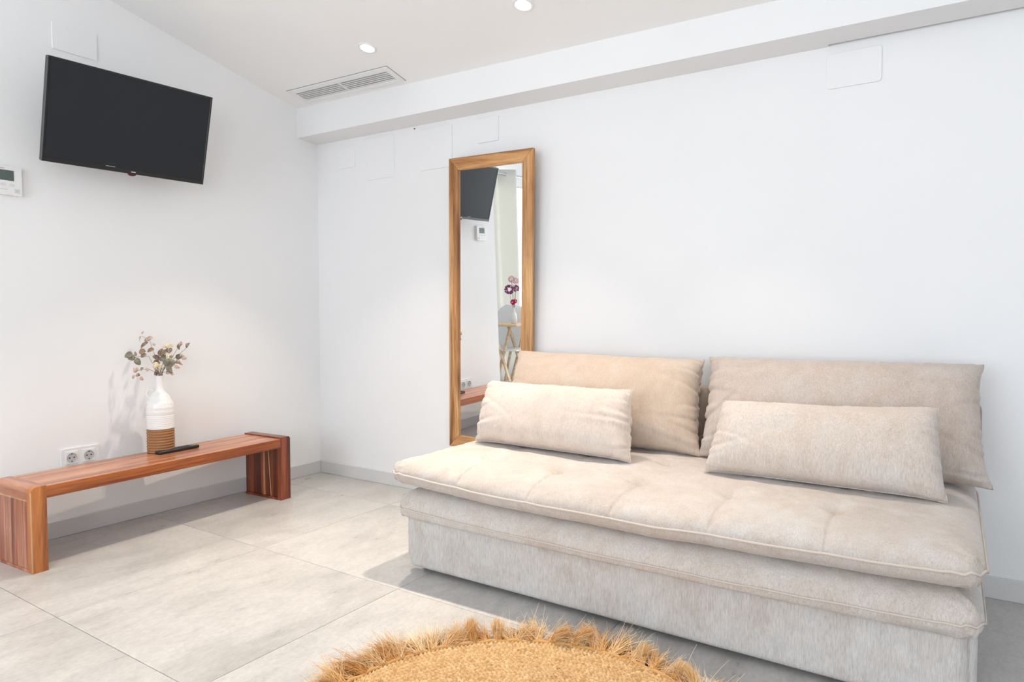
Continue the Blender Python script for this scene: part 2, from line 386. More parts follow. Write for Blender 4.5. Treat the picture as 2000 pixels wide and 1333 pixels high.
for i, (x, y) in enumerate(DOWNLIGHTS):
    if i == 2: pass
    e = empty('ceiling_spotlight'); e.matrix_world = ceil_mat(x, y)
    b = MB(); b.lathe([(.034, -.001), (.036, -.004), (.044, -.0045), (.047, -.002), (.047, .004), (.034, .004), (.034, -.001)], 32); b.build('trim_ring', M_COVER, e, ang=40)
    b = MB(); b.lathe([(0, -.0025), (.034, -.002), (.034, .002), (0, .002)], 32); b.build('lamp_lens', M_LAMP, e)
    lab = labs[i] if i < 2 else ['round recessed ceiling spotlight over the right half of the sofa', 'round recessed ceiling spotlight over the floor in front of the bench', 'round recessed ceiling spotlight above the photographer'][i-2]
    tag(e, lab, 'ceiling light', 'recessed ceiling spotlights')
    ld = bpy.data.lights.new('downlight', 'AREA'); ld.shape = 'DISK'; ld.size = .066; ld.energy = DL_POWER[i]; ld.color = WARM; ld.spread = math.radians(76)
    lo = bpy.data.objects.new('downlight', ld); COL.objects.link(lo); lo.location = Vector((x, y, ceil_z(x, y))) - up*.014; lo.rotation_euler = (-up).to_track_quat('-Z', 'Y').to_euler()

vx0, vx1, vy0, vy1 = .135, .935, -.337, -.193
e = empty('air_vent'); e.matrix_world = ceil_mat((vx0+vx1)/2, (vy0+vy1)/2); tag(e, 'long white slotted air conditioning vent in the ceiling beside the beam', 'air vent')
hw, hh = (vx1-vx0)/2, (vy1-vy0)/2*1.02
b = MB()
for a_, c_ in (((-hw, -hh), (hw, -hh+.028)), ((-hw, hh-.028), (hw, hh)), ((-hw, -hh+.028), (-hw+.035, hh-.028)), ((hw-.035, -hh+.028), (hw, hh-.028)), ((-.006, -hh+.028), (.006, hh-.028))):
    b.box((a_[0], a_[1], -.006), (c_[0], c_[1], .001), .001, 1)
b.build('vent_frame', M_COVER, e)
b = MB(); b.box((-hw-.0035, -hh-.0035, -.0012), (hw+.0035, hh+.0035, .0008)); b.build('painted_shadow_rim', newmat('vent_rim_shadow', (.28,.28,.28), .8), e)  # dark sheet rimming the frame, imitates its outline shadow
b = MB(); b.box((-hw+.033, -hh+.026, -.0016), (hw-.033, hh-.026, .0008)); b.build('vent_backing', newmat('vent_shadow', (.5,.5,.5), .8), e)
for k in range(6):
    yc = -hh+.028 + (2*hh-.056)*(k+.42)/6
    for sx in (-1, 1):
        b = MB(); b.box((-(hw-.045)/2, -.0066, -.0007), ((hw-.045)/2, .0066, .0007), rot=Matrix.Rotation(math.radians(18), 3, 'X')); b.build('slat', M_COVER, e, loc=(sx*hw/2-sx*.013, yc, -.0042))

# ---------------------------------------------------------------- television
def tv():
    e = empty('television', (.242, -1.288, 1.905)); tag(e, 'flat black television tilted down on the left wall', 'television')
    yawz, tl, ro = -.05, .269, .012
    n = Vector((math.cos(tl), 0, -math.sin(tl))); uu = Vector((math.sin(tl), 0, math.cos(tl))); a = Vector((0,1,0))
    a2 = math.cos(ro)*a + math.sin(ro)*uu; u2 = -math.sin(ro)*a + math.cos(ro)*uu
    Rz = Matrix.Rotation(yawz, 3, 'Z'); a2, u2, n = Rz@a2, Rz@u2, Rz@n
    m = Matrix.Identity(4)
    for i in range(3): m[i][0], m[i][1], m[i][2] = a2[i], u2[i], n[i]
    m.translation = e.location; e.matrix_world = m     # local x right, y up, z towards the room
    W, H_ = .36, .2175
    b = MB(); b.box((-W, -H_, -.030), (W, H_, -.004), .004, 2)
    for a_, c_ in (((-W, H_-.010), (W, H_)), ((-W, -H_), (W, -H_+.019)), ((-W, -H_+.019), (-W+.009, H_-.010)), ((W-.009, -H_+.019), (W, H_-.010))):
        b.box((a_[0], a_[1], -.008), (c_[0], c_[1], 0), .0012, 1)
    b.build('bezel', M_TVF, e)
    b = MB(); b.box((-W+.0085, -H_+.0185, -.006), (W-.0085, H_-.0095, -.0022)); b.build('screen', M_TVS, e)
    b = MB(); b.box((-.24, -.16, -.058), (.24, .08, -.030), .012, 2); b.build('back_housing', M_TVF, e)
    b = MB(); b.lathe([(0, -.010), (.012, -.009), (.018, -.004), (.019, .002), (.014, .006), (0, .0065)], 20)
    s = b.build('sensor', M_TVRED, e, smooth=True, loc=(0.012, -H_-.002, -.006)); s['label'] = 'dark red sensor bump'; s.scale = (1, .45, .8)
    b = MB()
    for k in range(7): b.box((-.0105+k*.0030, -.0022, 0), (-.0105+k*.0030+.0022, .0022, .0006))
    b.build('logo', M_TVTXT, e, loc=(.016, -H_+.0095, 0))['kind'] = 'stuff'
    b = MB(); b.box((-.020, -.0007, 0), (.020, .0007, .0004)); b.build('sticker', M_TVTXT, e, loc=(-.085, -H_+.021, -.002))
    # wall bracket
    b = MB(); b.box((-.10, -.11, 0), (.10, .11, .006)); pl = b.build('wall_plate', M_BLACK)
    pl.parent = e; pl.matrix_parent_inverse = e.matrix_world.inverted(); pl.matrix_world = Matrix(((0,0,1,.001), (1,0,0,-1.288), (0,1,0,1.93), (0,0,0,1)))
    b = MB(); c0 = Vector((.004, -1.288, 1.93)); inv = e.matrix_world.inverted()
    b.tube([inv@c0, inv@Vector((.06, -1.31, 1.94)), Vector((0, .02, -.05))], .016, 10); b.build('bracket_arm', M_BLACK, e)
tv()

# thermostat
e = empty('thermostat', (0, -1.722, 1.6105)); tag(e, 'white wall thermostat with a grey display, at the left edge below the television', 'thermostat')
b = MB(); b.poly_prism([(0, p_[0], p_[1]) for p_ in rounded_rect(.060, .0615, .006)], (.021, 0, 0)); b.build('housing', M_PLASTIC, e)
b = MB(); b.box((.0205, -.040, .000), (.0222, .030, .044)); b.build('display', M_LCD, e)
for k, yy in enumerate((-.040, -.012, .022)):
    b = MB(); b.box((.0205, -.010, -.005), (.0225, .010, .005), .0008, 1); b.build('button', newmat('thermostat_button', (.70,.71,.72), .4) if k == 0 else bpy.data.materials['thermostat_button'], e, loc=(0, yy, -.018))
b = MB(); b.box((.0205, -.010, -.009), (.0225, .010, .009), .001, 1); b.build('button', bpy.data.materials['thermostat_button'], e, loc=(0, .040, -.042))
b = MB()
for k in range(6): b.box((.0208, -.030+.0046*k, .0490), (.0215, -.030+.0046*k+.0034, .0535))
for k in range(8): b.box((.0208, -.040+.006*k, -.0395), (.0213, -.040+.006*k+.004, -.0375))
for k in range(3): b.box((.0224, .034, -.0385-.0035*k-.001), (.0228, .046, -.0385-.0035*k))
b.build('lettering', M_GREYP, e)['kind'] = 'stuff'

# double socket
e = empty('double_socket', (0, -1.449, .362)); tag(e, 'white double power socket on the wall behind the bench', 'power socket')
b = MB(); b.poly_prism([(0, p_[0], p_[1]) for p_ in rounded_rect(.083, .043, .004)], (.008, 0, 0)); b.build('plate', M_PLASTIC, e)
for s in (-1, 1):
    yy = s*.0375-.002
    b = MB(); b.box((.007, -.028, -.030), (.0115, .028, .030), .002, 2); ins = b.build('socket_insert', M_PLASTIC, e, loc=(0, yy, 0))
    b = MB(); b.lathe([(.0215, .012), (.0225, .0135), (.0205, .0135), (.0195, .0118), (.0185, .0117), (0, .0117)], 28)
    for v in b.bm.verts: v.co = Vector((v.co.z, v.co.x, v.co.y))
    wl = b.build('socket_well', newmat('socket_grey', (.50,.50,.50), .45) if s == -1 else bpy.data.materials['socket_grey'], ins, ang=40)
    b = MB()
    for (py, pz) in ((-.0095, 0), (.0095, 0)): b.cyl((.0115, py, pz), (.0124, py, pz), .0032, n=10)
    b.box((.0115, -.003, -.020), (.0126, .003, -.0155)); b.box((.0115, -.003, .0155), (.0126, .003, .020))
    b.build('pin_holes', M_DARK, ins)

# ---------------------------------------------------------------- mirror
e = empty('wall_mirror')
n = Vector((-.025, -1, -.031)).normalized(); zz = Vector((0,0,1)); ux = zz.cross(n).normalized()*1; 
ux = Vector((-n.y, n.x, 0)).normalized(); uz = ux.cross(n)*-1
if uz.z < 0: uz = -uz
ro = -.029
X = math.cos(ro)*ux + math.sin(ro)*uz; Z = -math.sin(ro)*ux + math.cos(ro)*uz; Y = Z.cross(X)
m = Matrix.Identity(4)
for i in range(3): m[i][0], m[i][1], m[i][2] = X[i], Y[i], Z[i]
m.translation = Vector((1.3890, -.0435, 1.0765)); e.matrix_world = m    # local: x right, -y to room, z up
tag(e, 'tall rustic wooden framed mirror hanging tilted forward on the back wall behind the sofa', 'mirror')
HW, HH, FW, TH = .2725, .792, .066, .020
def frame_piece(side):
    b = MB()
    # profile: outer thickness TH, step at inner edge
    o = {'t': [(-HW, HH), (HW, HH), (HW-FW, HH-FW), (-HW+FW, HH-FW)], 'b': [(HW, -HH), (-HW, -HH), (-HW+FW, -HH+FW), (HW-FW, -HH+FW)],
         'l': [(-HW, -HH), (-HW, HH), (-HW+FW, HH-FW), (-HW+FW, -HH+FW)], 'r': [(HW, HH), (HW, -HH), (HW-FW, -HH+FW), (HW-FW, HH-FW)]}[side]
    g = .0004
    b.poly_prism([(p_[0], -TH/2-.004, p_[1]) for p_ in o], (0, TH, 0))
    bmesh.ops.bevel(b.bm, geom=list(b.bm.edges), offset=.0018, segments=2, affect='EDGES')
    return b.build('frame_rail' if side in 'tb' else 'frame_stile', M_FRAMEH if side in 'tb' else M_FRAMEV, e)
for s in 'tblr': frame_piece(s)
b = MB(); b.box((-HW+FW-.006, -.0035, -HH+FW-.006), (HW-FW+.006, .001, HH-FW+.006)); b.build('mirror_glass', M_MIRROR, e)
b = MB(); b.box((-HW+.01, .0015, -HH+.01), (HW-.01, .0055, HH-.01)); b.build('backing_board', newmat('backing_board', (.35,.25,.16), .8), e)

# ---------------------------------------------------------------- bench
def bench():
    # front line from (.415,-1.815) to (.353,-.523); local x = along bench, local y = away from the wall
    p0 = Vector((.416, -1.815)); p1 = Vector((.353, -.523)); d = (p1-p0); L_ = d.length; ang = math.atan2(d.y, d.x)
    e = empty('wooden_bench', (p0.x, p0.y, 0), (0, 0, ang)); tag(e, 'low reddish wooden bench with slab legs along the left wall', 'bench')
    # local: x along (0..L), y: 0 = front face, +y to the wall (rotated: +y is left of +x = towards -X world)
    D, T, Hh = .300, .052, .345
    tk0, tk1 = .058, .066
    # seat planks
    ws = [.0, .118, .212, D]
    for k in range(3):
        b = MB(); b.box((tk0-.002, ws[k]+(.0003 if k else 0), Hh-T), (L_-tk1+.002, ws[k+1]-.0003, Hh-.001), .0018 if k else .004, 2)
        o = b.build('plank', M_TOPWOOD if k else M_TOPWOOD, e)
        if k == 0:
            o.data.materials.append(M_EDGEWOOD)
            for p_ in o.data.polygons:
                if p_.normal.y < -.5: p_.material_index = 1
    # legs
    for side in (0, 1):
        xa, xb = (0, tk0) if side == 0 else (L_-tk1, L_)
        hh = Hh+.001 if side == 0 else Hh+.006
        out = xa if side == 0 else xb
        # front stile with rounded outer top corner
        def prof(y0, y1, z0, name, mat, par, rr=.018):
            pts = []
            if side == 0:
                pts = [(xa, z0), (xb, z0), (xb, hh)] + [(xa+rr-rr*math.sin(a), hh-rr+rr*math.cos(a)) for a in [math.pi/2*k/6 for k in range(7)]]
            else:
                pts = [(xa, z0), (xb, z0)] + [(xb-rr+rr*math.cos(a), hh-rr+rr*math.sin(a)) for a in [math.pi/2*k/6 for k in range(7)]] + [(xa, hh)]
            b = MB(); b.poly_prism([(p_[0], y0, p_[1]) for p_ in pts], (0, y1-y0, 0)); return b.build(name, mat, par, ang=35)
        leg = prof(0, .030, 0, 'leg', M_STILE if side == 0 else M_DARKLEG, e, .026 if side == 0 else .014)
        if side == 0:
            leg.data.materials.append(M_SAP)
        prof(.0303, D, Hh-T-.005, 'leg_cap', M_CAPWOOD if side == 0 else M_DARKLEG, leg, .026 if side == 0 else .014)
        zt = Hh-T-.0055
        ys_ = [.0303, .078, .135, .171, .236, D]
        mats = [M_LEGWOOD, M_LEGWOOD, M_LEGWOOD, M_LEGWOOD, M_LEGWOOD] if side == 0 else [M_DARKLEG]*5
        for k in range(5):
            b = MB(); ins = (.0 if side == 0 else .006)
            b.box((xa+(ins if side == 1 else .002), ys_[k]+.0003, .012), (xb-(.002 if side == 1 else .004), ys_[k+1]-.0003, zt), .0008, 1); b.build('plank', mats[k], leg)
        b = MB(); b.box((xa, .0303, 0), (xb, D, .0117), .0008, 1); b.build('bottom_rail', M_DARKLEG if side else M_LEGWOOD, leg)
        if side == 1:
            for (ya, yb_, z0, z1, tw) in ((.136, .150, .014, zt-.002, 0), (.088, .094, .014, zt-.002, .018)):
                b = MB(); x_ = xa+.0045
                b.poly_prism([(x_, ya, z0), (x_, yb_ if not tw else ya+.003, z0), (x_, yb_+tw, z1), (x_, ya+tw, z1)], (.003, 0, 0)); s = b.build('sapwood_strip', M_SAP, leg); s['label'] = 'pale sapwood streak'
        else:
            b = MB(); b.box((xa-.0006, .0303, zt-.001), (xa+.003, D-.02, zt+.0045), .0005, 1); s = b.build('sapwood_strip', M_SAP, leg); s['label'] = 'pale sapwood seam under the rounded cap'
            b = MB(); b.box((xa-.0008, -.0006, .004), (xa+.0035, .006, hh-.02), .0012, 1); s = b.build('sapwood_edge', M_SAP, leg); s['label'] = 'pale worn front corner edge'
    return e, Hh
bench_e, BH = bench()
BT = BH-.001

# ---------------------------------------------------------------- vase and dried stems
VX, VY = .137, -1.135
M_CER = newmat('glazed_white_ceramic', (.84,.83,.81), .22); M_TERRA = newmat('brown_unglazed_ceramic', srgb(158, 112, 72), .55)
e = empty('ceramic_vase', (VX, VY, BT)); tag(e, 'ribbed bottle vase, white glazed above and brown below, on the bench', 'vase')
def rib(z, a, per, ph=0): return a*math.sin(2*math.pi*z/per+ph)
prof = [(0, .001), (.058, .001), (.0615, .003)] + [(.0622+rib(z, .0017, .0135)+rib(z, .0006, .006), z) for z in np.linspace(.006, .119, 44)]
b = MB(); b.lathe(prof + [(.0595, .1195), (0, .1195)], 48); b.build('base_band', M_TERRA, e, smooth=True)
pr_ = [(.0595, .119), (.0633, .1195), (.0638, .122)]
for z in np.linspace(.124, .262, 50):
    r = .0632
    if z < .185: r += rib(z, .0006, .009)
    if .184 < z < .190: r -= .0020
    if z > .19: r += rib(z, .0005, .022)
    if z > .225: r -= (z-.225)**2*9
    pr_.append((r, z))
pr_ += [(.0468, .275), (.0395, .286), (.0305, .296), (.0225, .305), (.0178, .314), (.0162, .326), (.0155, .345), (.0156, .365), (.0165, .377), (.0178, .380), (.0172, .3825), (.0145, .381), (.0125, .372), (.0125, .30), (0, .30)]
b = MB(); b.lathe(pr_, 48); b.build('upper_body', M_CER, e, smooth=True)
hdir = Vector((-.836, -.548, 0)).normalized()
pts = [Vector((0,0,.292)) + hdir*(.046+.018*math.cos(a)) + Vector((0,0,.021*math.sin(a))) for a in np.linspace(-2.3, 2.3, 15)]
b = MB(); b.tube([hdir*.036+Vector((0,0,.272))] + pts[1:-1] + [hdir*.022+Vector((0,0,.304))], .0052, 10); b.build('handle', M_CER, e, smooth=True)

def leafmat(name, a, b_): 
    m = newmat(name, a, .7); t = NT(m); t.col(t.ramp(t.noise(t.coords(), 60, 3), [(.35, a), (.65, b_)])); t.b.inputs['Subsurface Weight'].default_value = 0; return m
ML = [leafmat('dried_leaf_green', srgb(118,112,98), srgb(150,142,124)), leafmat('dried_leaf_brown', srgb(136,112,94), srgb(172,148,126)), leafmat('dried_leaf_pink', srgb(190,160,142), srgb(214,188,170))]
M_STEM = newmat('dried_stem', srgb(104, 84, 66), .7); M_BLOOM = leafmat('dried_cream_bloom', srgb(226,208,168), srgb(240,228,198))
IR = Vector((.836, .548, 0)); IU = Vector((0,0,1)); ID = Vector((-.548, .836, 0))
PXM = 2.56e-3/ (1047/220)         # metres per pixel of the zoomed study crop
MOUTH = Vector((VX, VY, BT+.381))
def P2(px, py, dep=0.0):          # image-like coordinates of the bouquet about the mouth of the vase, in metres
    return IR*((px-522)*PXM) + IU*((475-py)*PXM) + ID*dep
be = empty('dried_bouquet', MOUTH); tag(be, 'dried eucalyptus and cream blooms standing in the bottle vase', 'dried flowers')
def leaf(par, pos, size, direc, nrm, mat, asp=.72):
    direc = direc.normalized(); nrm = (nrm-direc*nrm.dot(direc)).normalized(); sd = direc.cross(nrm); vv = []; n = 7
    rows = []
    for i in range(n):
        s = i/(n-1); wd = math.sin(math.pi*min(1, .04+.96*s**.8))**.6*size*asp/2 if 0 < i < n-1 else .0004
        c = pos + direc*(s*size) + nrm*(.12*size*math.sin(s*math.pi))
        rows.append([c-sd*wd+nrm*(wd*.25), c, c+sd*wd+nrm*(wd*.25)])
    vv = [p_ for r in rows for p_ in r]; th = nrm*.0006; k = len(vv); vv += [p_-th for p_ in vv]; ff = []
    for i in range(n-1):
        for j in range(2):
            a = i*3+j; ff += [(a, a+1, a+4, a+3), (k+a, k+a+3, k+a+4, k+a+1)]
        ff += [(i*3, i*3+3, k+i*3+3, k+i*3), (i*3+2, k+i*3+2, k+i*3+5, i*3+5)]
    ff += [(0, k, k+1, 1), (1, k+1, k+2, 2), (n*3-3, n*3-2, k+n*3-2, k+n*3-3), (n*3-2, n*3-1, k+n*3-1, k+n*3-2)]
    return mesh_obj('leaf', vv, ff, mat, par, smooth=True)
def stem(pts, dep=0):
    P = [Vector((0,0,-.06))] + [P2(x, y, dep*(i+1)/len(pts)) for i, (x, y) in enumerate(pts)]
    out = []
    for i in range(len(P)-1):
        for s in (0, .5): out.append(P[i].lerp(P[i+1], s))
    out.append(P[-1]); b = MB(); b.tube(out, [.0012-.0006*i/len(out) for i in range(len(out))], 6); return b.build('stem', M_STEM, be, smooth=True)
sprigs = [ # stem polyline (crop px), depth, leaves: (x,y,len_px,angle_deg,mat)
 ([(500,400),(470,270),(430,160),(355,105)], .01, [(470,225,60,205,1),(415,160,55,225,1),(370,205,0,0,0),(395,165,70,232,1),(440,130,60,200,1),(350,108,60,240,2),(460,120,60,205,2),(358,90,30,60,2),(480,190,30,160,2)]),
 ([(495,400),(450,290),(380,290),(340,300)], -.03, [(330,275,72,190,0),(350,300,62,185,0),(372,300,66,285,0),(360,285,40,100,1),(450,270,60,200,1),(450,240,66,190,1)]),
 ([(505,420),(480,380),(500,260),(510,230)], .03, [(505,300,75,100,1),(480,330,70,150,1),(520,290,60,60,0),(490,350,66,260,1),(460,330,70,250,1)]),
 ([(530,420),(560,300),(570,250),(590,195)], .02, [(560,330,80,170,0),(560,330,60,30,0),(600,250,40,260,1),(575,260,40,100,1),(605,215,45,250,1)]),
 ([(540,420),(590,380),(640,390),(700,350),(750,290),(810,300)], -.02, [(640,372,75,285,0),(600,370,90,20,0),(590,340,80,10,0),(700,372,60,340,2),(720,322,40,300,1),(735,330,46,310,2),(745,290,40,30,2),(770,290,55,340,2),(750,340,45,180,2)]),
 ([(530,430),(600,330),(640,240),(660,180)], .04, [(640,240,66,70,1),(655,210,40,60,1),(665,200,40,75,2),(610,320,60,20,0)]),
 ([(535,430),(620,320),(690,250),(725,205)], .05, [(705,225,55,60,1),(715,210,35,90,2)]),
 ([(500,440),(450,410),(390,410),(350,430)], -.03, [(345,440,45,110,2),(352,455,40,250,2),(385,460,44,180,2),(395,420,44,40,1),(400,470,40,300,2),(370,420,40,140,2),(440,412,40,10,2),(380,470,30,90,1)]),
 ([(515,445),(480,440),(450,465)], .02, [(480,440,52,215,1),(470,450,30,120,2)]),
 ([(535,445),(570,440),(600,460)], .02, [(560,440,40,330,2),(590,455,40,340,2),(575,450,30,60,2)]),
]
for pts, dep, leaves in sprigs:
    st = stem(pts, dep*1.6)
    for (x, y, ln, an, mi) in leaves:
        if not ln: continue
        a = math.radians(an); jit = random.uniform(-.5, .5)
        dr = IR*math.cos(a)+IU*math.sin(a)+ID*jit
        nr = (-ID + IR*random.uniform(-.6,.6) + IU*random.uniform(-.3,.8))
        leaf(st, P2(x, y, dep*1.6+random.uniform(-.008,.008)), ln*PXM*1.12, dr, nr, ML[mi], random.uniform(.5,.8) if mi else .85)
for (x, y, dep, rr) in ((583,200,.02,34),(605,195,.03,26),(560,205,.01,22),(612,300,.0,34),(600,285,.01,26),(520,370,-.03,40),(545,385,-.02,30),(498,385,-.02,26)):
    b = MB(); c = P2(x, y, dep)
    for k in range(14):
        d = Vector((random.gauss(0,1), random.gauss(0,1), random.gauss(0,1)+.3)).normalized()
        q = c+d*rr*PXM*.55; r = bmesh.ops.create_icosphere(b.bm, subdivisions=1, radius=rr*PXM*random.uniform(.28,.42))
        s = Vector((1,1,.5)); ax = d.to_track_quat('Z','Y').to_matrix()
        for v in r['verts']: v.co = ax@Vector((v.co.x, v.co.y, v.co.z*.5)) + q
    b.build('bloom', M_BLOOM, be, smooth=True)
for k in range(7):
    x = 500+k*9; b = MB(); b.tube([(IR*((x-526)*PXM*.35)+ID*random.uniform(-.004,.004)+Vector((0,0,-.07))), P2(x, 450, random.uniform(-.005,.005)), P2(x+(x-526)*1.3, 375, random.uniform(-.02,.02))], .0009, 6); b.build('stem', M_STEM, be, smooth=True)

# ---------------------------------------------------------------- remote control
e = empty('remote_control'); tag(e, 'black remote control lying on the bench in front of the vase', 'remote control')
pa, pb = Vector((.200, -1.190, 0)), Vector((.190, -.975, 0)); dd = (pb-pa); ang = math.atan2(dd.y, dd.x); e.location = ((pa+pb)/2).to_tuple()[:2]+(BT,); e.rotation_euler = (0,0,ang)
hl = dd.length/2
b = MB(); b.box((-hl, -.022, .001), (hl, .022, .017), .006, 3); b.build('body', M_BLACK, e, ang=50)
for i in range(11):
    for j in range(3):
        b = MB(); b.box((-.0045, -.0042, 0), (.0045, .0042, .0022), .0012, 1); b.build('button', M_BTN if (i, j) not in ((0,0),) else M_TVRED, e, loc=(-hl+.018+i*.0148, (j-1)*.0125, .0165))
b = MB()
for k in range(5): b.box((hl-.030+.0035*k, -.006, .0172), (hl-.030+.0035*k+.0024, -.002, .0176))
b.build('logo', M_TVTXT, e)['kind'] = 'stuff'

# ---------------------------------------------------------------- sofa
def noise1(x, seed, n=5):
    r = np.random.default_rng(seed); o = np.zeros_like(x)
    for k in range(n): o += math.pow(.6, k)*np.sin(x*(1.0+k*1.37)*(1+.3*r.random())+r.random()*6.28)
    return o/2
def vnoise(x, y, seed, fx=1.0, fy=1.0, oct_=3):
    """smooth value noise, numpy"""
    r = np.random.default_rng(seed); o = np.zeros_like(x, dtype=float); amp = 1.0; tot = 0
    for k in range(oct_):
        gx, gy = x*fx*2**k+100.5+k*7, y*fy*2**k+100.5+k*3
        ix, iy = np.floor(gx).astype(int), np.floor(gy).astype(int); fxx, fyy = gx-ix, gy-iy
        tb = r.random((256, 256)); sx, sy = fxx*fxx*(3-2*fxx), fyy*fyy*(3-2*fyy)
        g = lambda a, b_: tb[a % 256, b_ % 256]
        o += amp*((g(ix,iy)*(1-sx)+g(ix+1,iy)*sx)*(1-sy)+(g(ix,iy+1)*(1-sx)+g(ix+1,iy+1)*sx)*sy-.5); tot += amp; amp *= .5
    return o/tot*2
def grid_obj(name, P, mat, parent, smooth=True, flip=False):
    ny, nx = P.shape[:2]; V = P.reshape(-1, 3); idx = np.arange(ny*nx).reshape(ny, nx)
    F = np.stack([idx[:-1,:-1], idx[:-1,1:], idx[1:,1:], idx[1:,:-1]], -1).reshape(-1, 4)
    if flip: F = F[:, ::-1]
    return V, F
def join_build(name, parts, mat, parent, smooth=True, merge=1e-5, loc=None):
    Vs, Fs, off = [], [], 0
    for V, F in parts: Vs.append(V); Fs.append(F+off); off += len(V)
    V = np.concatenate(Vs); F = np.concatenate(Fs)
    me = bpy.data.meshes.new(name); me.from_pydata(V.tolist(), [], F.tolist()); me.update()
    if merge:
        bm = bmesh.new(); bm.from_mesh(me); bmesh.ops.remove_doubles(bm, verts=bm.verts, dist=merge); bmesh.ops.recalc_face_normals(bm, faces=bm.faces); bm.to_mesh(me); bm.free()
    me.materials.append(mat); me.polygons.foreach_set('use_smooth', [smooth]*len(me.polygons))
    o = bpy.data.objects.new(name, me); COL.objects.link(o); o.parent = parent
    if loc: o.location = loc
    return o
SX, SY = 2.56, -.53
sofa = empty('sofa_bed', (SX, SY, 0)); tag(sofa, 'long beige armless sofa bed with stacked mattresses against the back wall', 'sofa')
off = Vector((-SX, -SY, 0))
def samples(half, r, n_in, n_edge):
    e_ = r*(1-np.cos(np.linspace(0, math.pi/2, n_edge)))          # clustered at the edge
    s = np.concatenate([-half+e_, np.linspace(-half+r, half-r, n_in)[1:-1], half-e_[::-1]]); return s
def mattress(name, x0, x1, y0, y1, zp, htop, hbot, rt, rb, rc, sag, mat, seams=None, tufts=None, seed=1, crown=0.0, pr_=.0042):
    a, b_ = (x1-x0)/2, (y1-y0)/2; cx, cy = (x0+x1)/2, (y0+y1)/2
    xs_ = samples(a, max(rt, rc), 430, 22); ys_ = samples(b_, max(rt, rc), 130, 22)
    X, Y = np.meshgrid(xs_, ys_)
    ed = np.minimum(a-abs(X), b_-abs(Y))
    p_ = np.clip((abs(X)-(a-rc))/rc, 0, 1); q_ = np.clip((abs(Y)-(b_-rc))/rc, 0, 1)
    Xc = np.where(p_ > 0, np.sign(X)*((a-rc)+rc*p_*np.sqrt(1-q_**2/2)), X); Yc = np.where(q_ > 0, np.sign(Y)*((b_-rc)+rc*q_*np.sqrt(1-p_**2/2)), Y)
    # perimeter coordinate for puckers
    per = np.where(a-abs(X) < b_-abs(Y), Y, X)
    sagz = -sag*(1-(X/a)**2)*np.clip((-Y/b_+.6)/1.6, 0, 1)
    sagz = sagz + .004*vnoise(X, Y*.3, seed+5, 5, 5, 2)
    ripple = vnoise(per+3*np.sign(Y), ed*0+.3, seed+9, 55, 1, 2)
    corner = np.exp(-((a-abs(X))**2+(b_-abs(Y))**2)/(2*.07**2))
    out = []
    for sgn, hh, rr in ((1, htop, rt), (-1, hbot, rb)):
        gy = np.zeros_like(X); t_ = np.clip(ed/rr, 0, 1); h = hh*np.sqrt(np.clip(1-(1-t_)**2.3, 0, 1))
        if sgn > 0:
            h = h + crown*np.clip(ed/.35, 0, 1)
            h = h + .004*vnoise(X, Y, seed, 7, 9, 3)*np.clip(ed/.06, 0, 1) + .0022*vnoise(X, Y, seed+1, 22, 30, 2)*np.clip(ed/.03, 0, 1)
            if seams is not None:
                for sx in seams:
                    d = X-(sx-cx)+.004*np.sin(Y*9+sx*5); front = np.clip((-Y-b_+.30)/.10, 0, 1); front = front*front*(3-2*front)
                    far_ = .45+.55*np.exp(-(ed/.12)**2); h = h - (.0075*np.exp(-(d/.0055)**2)*np.clip(ed/.010, 0, 1) + .006*np.exp(-(d/.035)**2)*np.clip(ed/.05, 0, 1))*front*far_
                    gy = gy + (.006*np.exp(-(d/.0055)**2)+.003*np.exp(-(d/.03)**2))*front*np.exp(-((ed-.02)/.03)**2)
                for (tx, ty) in tufts:
                    dx, dy = X-(tx-cx), Y-(ty-cy); rr2 = np.sqrt(dx*dx+dy*dy)
                    h = h - .016*np.exp(-(rr2/.035)**2) - .006*np.exp(-(abs(dx)/.02)**1.5)*np.exp(-(dy/.09)**2) - .004*np.exp(-(abs(dy)/.012)**1.5)*np.exp(-(dx/.08)**2)
        amp = .0035*np.exp(-((ed-.018)/.016)**2)*np.clip(ed/.006, 0, 1)
        cr_ = np.sin(np.arctan2(abs(Y)-b_+.0, abs(X)-a+.0001)*16+X*3)*.0045*np.exp(-((a-abs(X))**2+(b_-abs(Y))**2)/(2*.05**2))*np.clip(ed/.006, 0, 1)
        h = h + amp*ripple*(1+2.2*corner) + cr_ 
        # outward bulge under/over the piping
        bulge = (.010 if sgn > 0 else .006)*np.sin(np.clip(ed/.04, 0, 1)*math.pi)
        Xo = Xc + np.sign(X)*bulge*(a-abs(X) <= b_-abs(Y)) ; Yo = Yc + np.sign(Y)*bulge*(a-abs(X) > b_-abs(Y))
        Xo, Yo = Xc, Yc+gy
        Zz = zp + sagz + sgn*h
        P = np.stack([Xo+cx-SX, Yo+cy-SY, Zz], -1); out.append(grid_obj(name, P, mat, None, flip=(sgn < 0)))
        if sgn > 0:
            ring = np.concatenate([P[0, :], P[1:, -1], P[-1, -2::-1], P[-2:0:-1, 0]])
    o = join_build(name, out, mat, sofa)
    # piping round the edge
    keep = [ring[0]]
    for q in ring[1:]:
        if np.linalg.norm(q-keep[-1]) > .010: keep.append(q)
    ctr = np.array([cx-SX, cy-SY, 0]); pts = []
